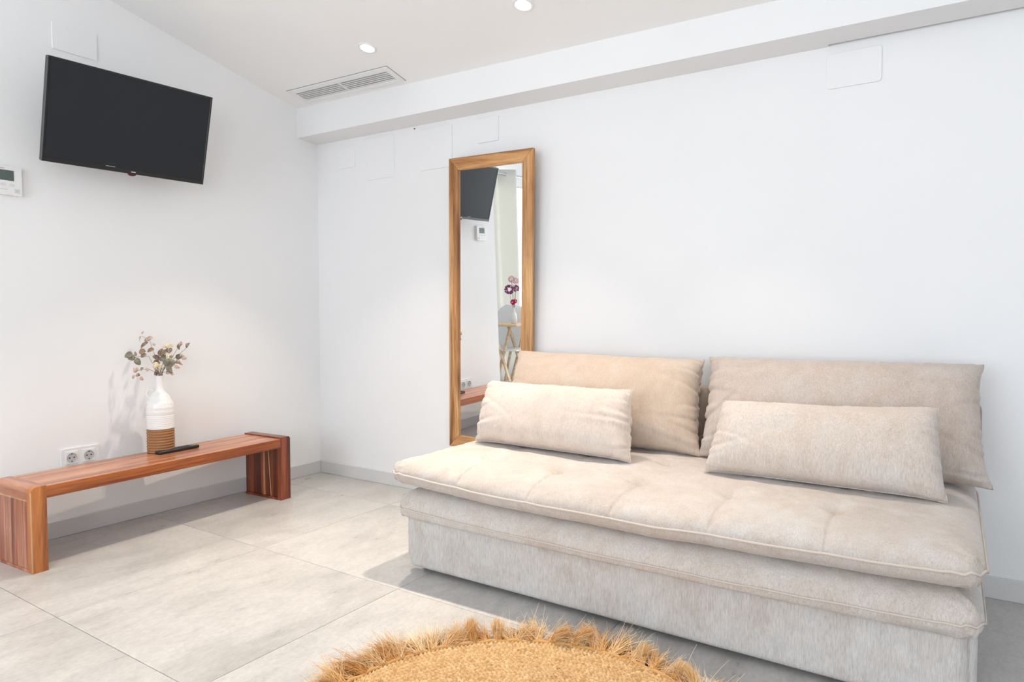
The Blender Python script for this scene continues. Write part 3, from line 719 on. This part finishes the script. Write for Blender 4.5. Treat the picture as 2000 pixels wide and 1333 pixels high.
    for k, q in enumerate(keep):
        dv = q-ctr; ex = np.array([dv[0]/a, dv[1]/b_]); nrm = np.array([np.sign(dv[0])*(abs(ex[0]) > .985), np.sign(dv[1])*(abs(ex[1]) > .97), 0.0])
        cd_ = math.exp(-((a-abs(dv[0]))**2+(b_-abs(dv[1]))**2)/(2*.045**2)); pts.append(q+nrm*.002+np.array([0, 0, cd_*.006*math.sin(len(pts)*1.9)]))
    b = MB(); b.tube(pts, pr_, 8, closed=True); b.build('piping', M_PIPE, o, smooth=True)
    return o
SEAMS = [1.905, 2.22, 2.535, 2.85, 3.165]
TUFTS = [(x, y) for x in SEAMS for y in (-.755, -.47)]
up_m = mattress('upper_mattress', 1.565, 3.527, -1.005, -.065, .398, .056, .052, .115, .075, .050, .026, M_FAB_TOP, SEAMS, TUFTS, 3, .010)
lo_m = mattress('lower_mattress', 1.592, 3.527, -1.000, -.065, .262, .082, .046, .130, .050, .055, .018, M_FAB_LOW, None, None, 13, 0.0, .0034)
for v in lo_m.data.vertices:            # the lower mattress is pressed flat between the base and the upper one
    v.co.z = min(max(v.co.z, .2205), .338)
# base
b = MB(); b.box((1.655, -.93, .030), (3.515, -.06, .2200), .022, 4)
for v in b.bm.verts: v.co += off
b.build('base_box', M_FAB_BASE, sofa, ang=50)
# front panel, slightly bowed, soft edges
xs_ = samples((3.495-1.612)/2, .05, 90, 12); zs = np.linspace(0, 1, 26)
Xg, Zg = np.meshgrid(xs_, zs); hw = (3.495-1.612)/2; cx = (3.495+1.612)/2
edx = np.clip((hw-abs(Xg))/.05, 0, 1); edz = np.minimum(np.clip(Zg/.08, 0, 1), np.clip((1-Zg)/.06, 0, 1))
yb_ = -.965 + .030*(1-np.sqrt(np.clip(1-(1-edx)**2, 0, 1))) + .014*(1-np.sqrt(np.clip(1-(1-edz)**2, 0, 1))) + .0025*vnoise(Xg, Zg*.2, 31, 6, 20, 3)
left_in = np.where(Xg < 0, .020*np.clip(.25-Zg, 0, 1)/.25*np.clip(1-(hw-abs(Xg))/.12, 0, 1), 0)
P = np.stack([Xg+cx+left_in-SX, yb_-SY, .019+Zg*(.2215-.019)], -1); P2_ = P.copy(); P2_[..., 1] = -.925-SY
parts = [grid_obj('', P, None, None)]
ny, nx = Xg.shape
for (A, B) in ((P[0], P2_[0]), (P[-1], P2_[-1]), (P[:, 0], P2_[:, 0]), (P[:, -1], P2_[:, -1])):
    parts.append(grid_obj('', np.stack([A, B]), None, None))
join_build('front_panel', parts, M_FAB_BASE, sofa)
b = MB(); b.box((1.70-SX, -.90-SY, .010), (3.48-SX, -.08-SY, .031)); b.build('underside', M_UNDERSHADE, sofa)  # black box added to deepen the shade under the sofa
for (x, y) in ((1.68, -.90), (3.44, -.90), (1.68, -.12), (3.44, -.12)):
    b = MB(); b.cyl((0, 0, 0), (0, 0, .032), .016, .022, 16); b.build('foot', M_BLACK, sofa, loc=(x-SX, y-SY, 0), ang=40)
# back frame
b = MB(); b.box((1.80-SX, -.125-SY, .455), (3.538-SX, -.025-SY, .715), .028, 4); b.build('backrest', fabric_mat('backrest_chenille', (.36,.28,.22), (.40,.32,.26), (.44,.37,.31)), sofa, ang=60)
b = MB(); b.box((1.66-SX, -.062-SY, .05), (3.515-SX, -.022-SY, .50), .012, 3); b.build('rear_panel', M_FAB_BASE, sofa, ang=60)

# ---------------------------------------------------------------- cushions: inflated cloth (position based dynamics in numpy)
def inflate(w, h, nx, ny, press, iters, seed, thick, jit=.3, subs=6, bend=.06):
    r = np.random.default_rng(seed)
    dx, dy = w/(nx-1), h/(ny-1); X, Y = np.meshgrid(np.linspace(-w/2, w/2, nx), np.linspace(-h/2, h/2, ny))
    P = np.zeros((2, ny, nx, 3)); bx = np.cos(X/w*math.pi)*np.cos(Y/h*math.pi)
    for s in (0, 1): P[s, ..., 0] = X; P[s, ..., 1] = Y; P[s, ..., 2] = (1 if s == 0 else -1)*(.015*bx)*(1+jit*r.standard_normal((ny, nx)))
    V = np.zeros_like(P); dd_ = math.hypot(dx, dy)
    def con(A, B, L0, k=1.0, only=0):
        d = B-A; l = np.sqrt((d**2).sum(-1, keepdims=True))+1e-9; c = l-L0
        if only: c = np.minimum(c, 0)      # resists folding only
        c = d*(c/l*.5*k); A += c; B -= c
    for it in range(iters):
        du = np.zeros_like(P); dv = np.zeros_like(P)
        du[:, :, 1:-1] = P[:, :, 2:]-P[:, :, :-2]; dv[:, 1:-1] = P[:, 2:]-P[:, :-2]
        N = np.cross(du, dv); N[1] *= -1; N /= np.sqrt((N**2).sum(-1, keepdims=True))+1e-9
        T = P[0, ..., 2:3]-P[1, ..., 2:3]
        pr = press*np.clip((thick-T)/thick*3, -1, 1)
        V = V + N*pr[None]; V[:, 0] = V[:, -1] = 0; V[:, :, 0] = V[:, :, -1] = 0
        Pold = P.copy(); P += V
        for sub in range(subs):
            for st in (0, 1):
                n2 = (nx-st)//2*2; con(P[:, :, st:st+n2:2], P[:, :, st+1:st+n2:2], dx)
                n2 = (ny-st)//2*2; con(P[:, st:st+n2:2], P[:, st+1:st+n2:2], dy)
                con(P[:, st:st+n2:2, :-1], P[:, st+1:st+n2:2, 1:], dd_, .25); con(P[:, st:st+n2:2, 1:], P[:, st+1:st+n2:2, :-1], dd_, .25)
            con(P[:, :, :-3], P[:, :, 3:], 3*dx, bend, 1); con(P[:, :-3], P[:, 3:], 3*dy, bend, 1)
            for sl in ((slice(None), 0), (slice(None), -1), (0, slice(None)), (-1, slice(None))):
                m_ = (P[0][sl]+P[1][sl])/2; m_[..., 2] *= .8; P[0][sl] = m_; P[1][sl] = m_
            P[0, ..., 2] = np.maximum(P[0, ..., 2], 0); P[1, ..., 2] = np.minimum(P[1, ..., 2], 0)
        V = (P-Pold)*.94
    return P
def upsample(A):
    ny, nx = A.shape[:2]; B = np.zeros((ny*2-1, nx*2-1, 3)); B[::2, ::2] = A; B[1::2, ::2] = (A[1:]+A[:-1])/2; B[:, 1::2] = (B[:, 2::2]+B[:, :-1:2])/2
    C_ = B.copy(); C_[1:-1, 1:-1] = .4*B[1:-1, 1:-1]+.15*(B[:-2, 1:-1]+B[2:, 1:-1]+B[1:-1, :-2]+B[1:-1, 2:]); return C_
def cushion(name, label, cat, group, w, h, thick, corners, mat, seed, iters=150, pipe=None, press=.0009, folds=7, famp=.0065, ufull=.6):
    """corners: world BL, BR, TR, TL of the seam plane"""
    nx, ny = int(w/.0115), int(h/.0115); P = inflate(w, h, nx, ny, press, iters, seed, thick)
    U = P[..., 0].copy(); Vv = P[..., 1].copy()
    # relax the hollow edges a little: real fillings push the seams out
    for s in (0, 1):
        lo, hi = P[s, 0, :, 1][None, :], P[s, -1, :, 1][None, :]; full = (P[s, ..., 1]-lo)/(hi-lo); y0, y1 = P[..., 1].min(), P[..., 1].max()
        Vv[s] = .75*full + .25*(P[s, ..., 1]-y0)/(y1-y0)
        lo, hi = P[s, :, 0, 0][:, None], P[s, :, -1, 0][:, None]; full = (P[s, ..., 0]-lo)/(hi-lo); x0, x1 = P[..., 0].min(), P[..., 0].max()
        U[s] = ufull*full + (1-ufull)*(P[s, ..., 0]-x0)/(x1-x0)
    BL, BR, TR, TL = [np.array(c, float) for c in corners]
    nrm = np.cross(BR-BL, TL-BL); nrm /= np.linalg.norm(nrm)
    if nrm[1] > 0: nrm = -nrm
    U_, V_ = U[..., None], Vv[..., None]
    W = (BL*(1-U_)+BR*U_)*(1-V_) + (TL*(1-U_)+TR*U_)*V_ + nrm*P[..., 2:3]
    org = (BL+BR)/2; W = W-org; W = [upsample(W[0]), upsample(W[1])]
    r = np.random.default_rng(seed+50); ny, nx = W[0].shape[:2]
    uu, vv = np.meshgrid(np.linspace(0, 1, nx)*w, np.linspace(0, 1, ny)*h)
    for s in (0, 1):
        D = np.zeros((ny, nx))
        ed = np.minimum(np.minimum(uu, w-uu), np.minimum(vv, h-vv)); fade = np.clip(ed/.016, 0, 1)
        for side in (0, 1):
            tt_ = uu if side == 0 else w-uu
            v0s = np.linspace(.07, .93, folds)*h + r.normal(0, .012, folds)
            for v0 in v0s:
                l = r.uniform(.06, .17); sg = r.uniform(.005, .009); am = famp*r.uniform(.5, 1.15); sl = (h/2-v0)/h*r.uniform(.2, .9); cu = r.normal(0, .9)
                vc = v0+sl*tt_+cu*tt_**2; q = vv-vc; sd = r.choice([-1, 1])
                D += am*np.exp(-(tt_/l)**1.6)*(-np.exp(-(q/sg)**2)+.7*np.exp(-((q-sd*2.2*sg)/(1.6*sg))**2))
        for k in range(6):       # folds running from the long seams
            u0 = r.uniform(.1, .9)*w; top = r.choice([0, 1]); tt_ = vv if not top else h-vv; l = r.uniform(.03, .07); sg = r.uniform(.006, .012); q = uu-u0-r.normal(0, .5)*tt_
            D += famp*.5*np.exp(-(tt_/l)**1.5)*(-np.exp(-(q/sg)**2)+.6*np.exp(-((q-2.2*sg)/(1.6*sg))**2))
        D += .0018*vnoise(uu+vv, uu-vv, seed+9, 60, 60, 1)*np.exp(-(ed/.03)**2) + .004*vnoise(uu, vv, seed+20, 6, 9, 2)
        D *= fade; A = W[s]
        N = np.cross(np.gradient(A, axis=1), np.gradient(A, axis=0)); N /= np.linalg.norm(N, axis=-1, keepdims=True)+1e-12
        c_ = N[ny//2, nx//2]@nrm; sg_ = 1 if (c_ > 0) == (s == 0) else -1
        W[s] = A + N*sg_*D[..., None]
    parts = [grid_obj('', W[0], None, None), grid_obj('', W[1], None, None, flip=True)]
    e = join_build(name, parts, mat, None, loc=tuple(org)); tag(e, label, cat, group)
    if pipe:
        A = W[0]; ring = np.concatenate([A[0, :], A[1:, -1], A[-1, -2::-1], A[-2:0:-1, 0]])[::2]
        b = MB(); b.tube([tuple(q) for q in ring], pipe, 6, closed=True); b.build('piping', mat, e, smooth=True)
    return e
ZS = .462
cushion('back_cushion', 'large back cushion on the left half of the sofa, warm lamplight in its colour', 'cushion', 'large back cushions on the sofa', 1.00, .45, .24,
        [(1.655, -.315, ZS-.004), (2.612, -.320, ZS-.004), (2.572, -.150, .838), (1.640, -.150, .852)], M_FAB_CUSH_LAMPLIT, 11, ufull=.15)
cushion('back_cushion', 'large greige back cushion on the right half of the sofa', 'cushion', 'large back cushions on the sofa', 1.02, .45, .22,
        [(2.598, -.315, ZS-.004), (3.566, -.305, ZS-.004), (3.538, -.150, .856), (2.590, -.140, .850)], M_FAB_CUSH, 12, ufull=.15)
cushion('lumbar_cushion', 'small cream rectangular cushion leaning on the left back cushion', 'cushion', 'small lumbar cushions on the sofa', .78, .33, .17,
        [(1.660, -.545, ZS-.001), (2.420, -.575, ZS-.001), (2.380, -.470, .730), (1.668, -.440, .726)], M_FAB_SMALL_W, 13, pipe=.0022, famp=.005)
cushion('lumbar_cushion', 'small greyish beige rectangular cushion leaning on the right back cushion', 'cushion', 'small lumbar cushions on the sofa', .78, .33, .17,
        [(2.700, -.560, ZS-.001), (3.442, -.560, ZS-.004), (3.412, -.460, .732), (2.734, -.440, .706)], M_FAB_SMALL, 14, pipe=.0022, famp=.0045)

# ---------------------------------------------------------------- round jute rug
RX, RY, RR = 2.615, -1.705, .545
M_JUTE = newmat('braided_jute', srgb(214,176,124), .85, spec=.2); t = NT(M_JUTE)
v = t.coords(); at = t.n('ShaderNodeAttribute', _attribute_name='tone')
t.col(t.mix(t.ramp(at.outputs['Fac'], [(0, srgb(168,126,78)), (.45, srgb(204,168,122)), (1, srgb(226,200,160))]), t.ramp(t.noise(v, 400, 2), [(.3, (.82,.80,.78)), (.7, (1.1,1.1,1.1))]), 1, 'MULTIPLY'))
M_FRINGE = newmat('golden_jute_fibre', srgb(210,150,84), .6, spec=.3); t = NT(M_FRINGE)
at = t.n('ShaderNodeAttribute', _attribute_name='tone')
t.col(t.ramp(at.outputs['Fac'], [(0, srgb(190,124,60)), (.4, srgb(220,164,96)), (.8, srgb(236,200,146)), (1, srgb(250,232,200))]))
rug = empty('round_jute_rug', (RX, RY, 0)); tag(rug, 'round braided jute rug with a shaggy golden fringe on the floor', 'rug')
b = MB(); b.lathe([(0, .001), (RR, .001), (RR+.004, .004), (RR, .0075), (0, .0075)], 96); b.build('rug_backing', newmat('jute_dark', srgb(176,138,92), .95), rug)
# braid stitches: low octahedral beads laid as V shapes in rings
bead_v = np.array([(-1,0,0),(-.4,.8,0),(.4,.8,0),(1,0,0),(.4,-.8,0),(-.4,-.8,0),(-.45,0,1),(.45,0,1)], float)
bead_f = [(0,5,6),(5,4,7,6),(4,3,7),(3,2,7),(2,1,6,7),(1,0,6)]
VV, FF3, tones = [], [], []; k = 0
pitch_r = .0150; r = RR-.004
rings = []
while r > .05: rings.append(r); r -= pitch_r
for ri, r in enumerate(rings):
    n = int(2*math.pi*r/.0130)
    for side in (0, 1):
        th = (np.arange(n)+.5*side)/n*2*math.pi + random.random()
        rad = r + (.0036 if side else -.0036) + rng.normal(0, .0003, n)
        an = th+math.pi/2 + (.55 if side else -.55) + rng.normal(0, .07, n)
        L_ = .0092*(1+rng.normal(0, .10, n)); Wd = .0040*(1+rng.normal(0, .10, n)); Hh = .0058*(1+rng.normal(0, .15, n))
        ca, sa = np.cos(an)[:, None], np.sin(an)[:, None]
        lx = bead_v[None, :, 0]*L_[:, None]; ly = bead_v[None, :, 1]*Wd[:, None]; lz = bead_v[None, :, 2]*Hh[:, None]
        x = (rad*np.cos(th))[:, None]+lx*ca-ly*sa; y = (rad*np.sin(th))[:, None]+lx*sa+ly*ca; z = .0068+lz
        VV.append(np.stack([x, y, z], -1).reshape(-1, 3)); tn = np.clip(.5+rng.normal(0, .15, n), 0, 1); tones.append(np.repeat(tn, 8))
        for i in range(n):
            o_ = k+i*8; FF3 += [tuple(o_+j for j in f_) for f_ in bead_f]
        k += n*8
V = np.concatenate(VV); me = bpy.data.meshes.new('braid'); me.from_pydata(V.tolist(), [], FF3); me.update()
a_ = me.attributes.new('tone', 'FLOAT', 'POINT'); a_.data.foreach_set('value', np.concatenate(tones).astype(np.float32))
me.materials.append(M_JUTE); me.polygons.foreach_set('use_smooth', [True]*len(me.polygons))
o = bpy.data.objects.new('braid', me); COL.objects.link(o); o.parent = rug; o['kind'] = 'stuff'
# edging cord
b = MB(); b.tube([((RR+.006)*math.cos(a)+.0015*math.cos(a*60), (RR+.006)*math.sin(a), .010+.002*math.sin(a*45)) for a in np.linspace(0, 2*math.pi, 400)[:-1]], .0065, 6, closed=True); b.build('edging_cord', newmat('jute_cord', srgb(196,150,92), .85), rug, smooth=True)
def tuft_mesh(seed):
    r = random.Random(seed); VV, FF, TT = [], [], []
    style = r.choice(['fan', 'fan', 'lift', 'curl', 'fan', 'flop'])
    lift = {'fan': .42, 'lift': .95, 'curl': .65, 'flop': .12}[style]; base_az = r.uniform(-.5, .5)
    nf = 190; tone0 = r.uniform(.25, .70); L0 = r.uniform(.072, .112)
    spread = {'fan': .55, 'lift': .28, 'curl': .35, 'flop': .7}[style]
    for i in range(nf):
        stray = i > nf-16
        az = base_az + r.gauss(0, spread*(.6 if not stray else 1.3)); el = lift + r.gauss(0, .22 if not stray else .45)
        el = max(-.02, el); L = L0*r.uniform(.65, 1.05)*(1.2 if stray else 1); rad = r.uniform(.0005, .0010)*(.5 if stray else 1)
        p = Vector((r.gauss(0, .002), r.gauss(0, .006), .010+abs(r.gauss(0, .003)))); segs = 6
        bend = r.gauss(0, .25) + (1.6 if style == 'curl' else .2); droop = r.uniform(.2, 1.2)*(1 if style != 'curl' else .3)
        tone = min(1, max(0, tone0+r.gauss(0, .16) + (.45 if stray else 0))); k0 = len(VV); ca = az; ce = el
        for s in range(segs+1):
            d = Vector((math.cos(ce)*math.cos(ca), math.cos(ce)*math.sin(ca), math.sin(ce)))
            if s: p = p + d*(L/segs)
            if p.z < .0015: p.z = .0015+r.random()*.002
            ca += bend/segs; ce -= droop/segs*(1 if style != 'lift' else .4)
            up_ = Vector((0,0,1)) if abs(d.z) < .9 else Vector((1,0,0)); s1 = d.cross(up_).normalized(); s2 = s1.cross(d)
            rr = rad*(1-.55*s/segs)*(1.15)
            for q in range(3):
                a = q*2.094; VV.append(tuple(p+(s1*math.cos(a)+s2*math.sin(a))*rr))
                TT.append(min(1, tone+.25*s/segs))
        for s in range(segs):
            for q in range(3): a = k0+s*3+q; c = k0+s*3+(q+1) % 3; FF.append((a, c, c+3, a+3))
    me = bpy.data.meshes.new('fringe_tassel'); me.from_pydata(VV, [], FF); me.update()
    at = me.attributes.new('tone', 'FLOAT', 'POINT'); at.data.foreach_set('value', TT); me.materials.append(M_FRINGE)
    me.polygons.foreach_set('use_smooth', [True]*len(me.polygons)); return me
variants = [tuft_mesh(100+i) for i in range(16)]
NT_ = 104
for i in range(NT_):
    a = 2*math.pi*i/NT_ + random.uniform(-.012, .012)
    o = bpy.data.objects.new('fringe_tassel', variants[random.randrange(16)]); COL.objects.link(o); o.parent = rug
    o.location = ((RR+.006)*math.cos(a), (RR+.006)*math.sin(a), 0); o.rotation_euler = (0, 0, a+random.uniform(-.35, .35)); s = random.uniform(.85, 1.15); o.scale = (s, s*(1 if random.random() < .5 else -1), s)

# ---------------------------------------------------------------- what the mirror shows: curtain, folding stand, chair, flowers
M_CURT = newmat('off_white_linen', (.74,.73,.68), .9); t = NT(M_CURT); tl_ = t.n('ShaderNodeBsdfTranslucent'); tl_.inputs['Color'].default_value = (.8,.79,.72,1); mx_ = t.n('ShaderNodeMixShader'); mx_.inputs[0].default_value = .16; t.l(t.b.outputs[0], mx_.inputs[1]); t.l(tl_.outputs[0], mx_.inputs[2]); t.l(mx_.outputs[0], t.t.nodes['Material Output'].inputs[0])
t.nor(t.bump(t.noise(t.coords((1,1,.2)), 260, 2), .3, .001))
M_CHROME = newmat('brushed_steel', (.55,.55,.55), .3, 1.0)
rodz, cxx = 2.42, -1.06
e = empty('curtain_rod', (cxx, -3.2, rodz)); tag(e, 'steel curtain rod above the side window, seen in the mirror', 'curtain rod')
b = MB(); b.cyl((0, -1.5, 0), (0, .62, 0), .011, n=16); b.build('rod', M_CHROME, e, ang=40)
for yy in (-1.40, .55): b = MB(); b.box((AX-cxx, yy-.012, -.012), (.0, yy+.012, .012), .002, 1); b.build('bracket', M_CHROME, e)
cur = empty('curtain', (cxx, -3.05, 0)); tag(cur, 'off-white eyelet curtain hanging at the side window, seen in the mirror', 'curtain')
ny = 420; zs = np.linspace(.03, rodz+.055, 30); yy = np.linspace(.42, -.72, ny)
Yg, Zg = np.meshgrid(yy, zs); amp = .062
ph = (Yg-.42)/.19*2*math.pi*.5
wave = np.sin(ph)*amp*(.75+.25*np.clip(Zg/2, 0, 1)) + .010*vnoise(Yg, Zg*.3, 77, 7, 3, 2)
P = np.stack([wave, Yg+.012*np.sin(ph*2)+.02*(1-Zg/rodz)*np.sign(Yg+.1)*0, Zg], -1)
V, F = grid_obj('', P, None, None); me = bpy.data.meshes.new('cloth'); me.from_pydata(V.tolist(), [], F.tolist()); me.materials.append(M_CURT); me.polygons.foreach_set('use_smooth', [True]*len(me.polygons))
o = bpy.data.objects.new('cloth', me); COL.objects.link(o); o.parent = cur; md = o.modifiers.new('th', 'SOLIDIFY'); md.thickness = .0015
for k in range(6):
    yk = .42-.19*k
    b = MB(); N = 20; b.tube([(0, .022*math.cos(a), .022*math.sin(a)) for a in np.linspace(0, 2*math.pi, N+1)[:-1]], .004, 6, closed=True); b.build('eyelet', M_CHROME, cur, loc=(0, yk, rodz), smooth=True)

# folding side table with crossed legs
tb = empty('folding_side_table', (-.285, -2.46, 0)); tag(tb, 'pale wooden folding side table with crossed legs, seen in the mirror', 'side table')
b = MB(); b.box((-.185, -.16, .772), (.215, .16, .792), .003, 2); b.build('table_top', M_PALEWOOD, tb)
b = MB(); b.box((-.155, -.13, .535), (.185, .13, .548), .003, 2); b.build('lower_shelf', newmat('white_paint', (.85,.85,.83), .4), tb)
for sy in (-1, 1):
    for sx in (-1, 1):
        b = MB(); p0 = Vector((sx*.17+.015, sy*.125, 0)); p1 = Vector((-sx*.10+.015, sy*.125, .772)); dd = p1-p0
        q = dd.to_track_quat('Z', 'Y').to_matrix()
        b.box((-.016, -.009, -dd.length/2), (.016, .009, dd.length/2), .002, 1)
        for v in b.bm.verts: v.co = q@v.co + (p0+p1)/2 + Vector((0, sx*.010, 0))
        b.build('leg', M_PALEWOOD, tb)
# moulded white chair behind it
ch = empty('white_shell_chair', (-.44, -3.0, 0)); tag(ch, 'white moulded chair with wooden legs behind the folding table, seen in the mirror', 'chair')
M_SHELL = newmat('white_shell', (.9,.9,.9), .35); t = NT(M_SHELL); tl_ = t.n('ShaderNodeBsdfTranslucent'); tl_.inputs['Color'].default_value = (.9,.9,.9,1); mx_ = t.n('ShaderNodeMixShader'); mx_.inputs[0].default_value = .3; t.l(t.b.outputs[0], mx_.inputs[1]); t.l(tl_.outputs[0], mx_.inputs[2]); t.l(mx_.outputs[0], t.t.nodes['Material Output'].inputs[0])
us = np.linspace(-1, 1, 25); ws = np.linspace(0, 1, 30); U, Wd = np.meshgrid(us, ws)
prof_y = np.where(Wd < .5, .22-.44*Wd/.5, -.22-.10*((Wd-.5)/.5)); prof_z = np.where(Wd < .5, .45-.03*np.sin(Wd/.5*math.pi), .45+.40*((Wd-.5)/.5))
cw = .23*np.sqrt(np.clip(1-np.clip((Wd-.72)/.29, 0, 1)**2.2, 0.02, 1))*(1-.25*np.clip((.12-Wd)/.12, 0, 1))
P = np.stack([U*cw, prof_y+.05*(U**2)*np.clip(Wd*2-1, 0, 1), prof_z+.035*U**2*(Wd < .6)*(1-Wd)], -1)
V, F = grid_obj('', P, None, None); me = bpy.data.meshes.new('seat_shell'); me.from_pydata(V.tolist(), [], F.tolist()); me.materials.append(M_SHELL); me.polygons.foreach_set('use_smooth', [True]*len(me.polygons))
o = bpy.data.objects.new('seat_shell', me); COL.objects.link(o); o.parent = ch; md = o.modifiers.new('th', 'SOLIDIFY'); md.thickness = .008; md.offset = 0
for sx in (-1, 1):
    for sy in (-1, 1):
        b = MB(); b.cyl((sx*.21, sy*.20, 0), (sx*.13, sy*.12, .425), .010, .016, 12); b.build('leg', M_PALEWOOD, ch, ang=40)
ch.rotation_euler = (0, 0, math.radians(178)); ch.scale = (1, 1, 1.13)
# flowers in a small bottle on the folding table
M_VGL = newmat('pale_ceramic', (.75,.78,.78), .2); bv = empty('bottle_vase', (-.195, -2.44, .792)); tag(bv, 'small pale bottle vase on the folding side table, seen in the mirror', 'vase')
b = MB(); b.lathe([(0,0), (.026,0), (.030,.004), (.030,.07), (.024,.095), (.012,.115), (.010,.15), (.013,.155), (.009,.153), (.008,.12), (0,.12)], 28); b.build('body', M_VGL, bv, smooth=True)
fl = empty('pink_flowers', (-.195, -2.44, .792)); tag(fl, 'pink and purple flowers in the small bottle vase, seen in the mirror', 'flowers')
mp = [newmat('purple_petal', srgb(150,78,128), .7), newmat('pale_pink_petal', srgb(232,196,200), .7), newmat('magenta_petal', srgb(205,30,100), .6)]
M_GST = newmat('green_stem', srgb(92,110,70), .7)
for (dx, dz, rr, mi) in ((-.045, .325, .050, 0), (-.012, .425, .036, 1), (.035, .410, .034, 1), (.0, .345, .030, 1), (.035, .335, .035, 0), (-.005, .205, .028, 2), (.02, .215, .022, 2)):
    b = MB(); b.tube([(0, 0, .06), (dx*.3, 0, .16), (dx, 0, dz-rr*.4)], .0016, 6); st = b.build('stem', M_GST, fl)
    b = MB()
    for k in range(46):
        d = Vector((random.gauss(0,1), random.gauss(0,1), random.gauss(0,1))).normalized(); r_b = bmesh.ops.create_icosphere(b.bm, subdivisions=1, radius=rr*.22)
        for v in r_b['verts']: v.co = v.co*random.uniform(.8,1.1) + d*rr*.8 + Vector((dx, 0, dz))
    b.build('flower_head', mp[mi], st, smooth=True)
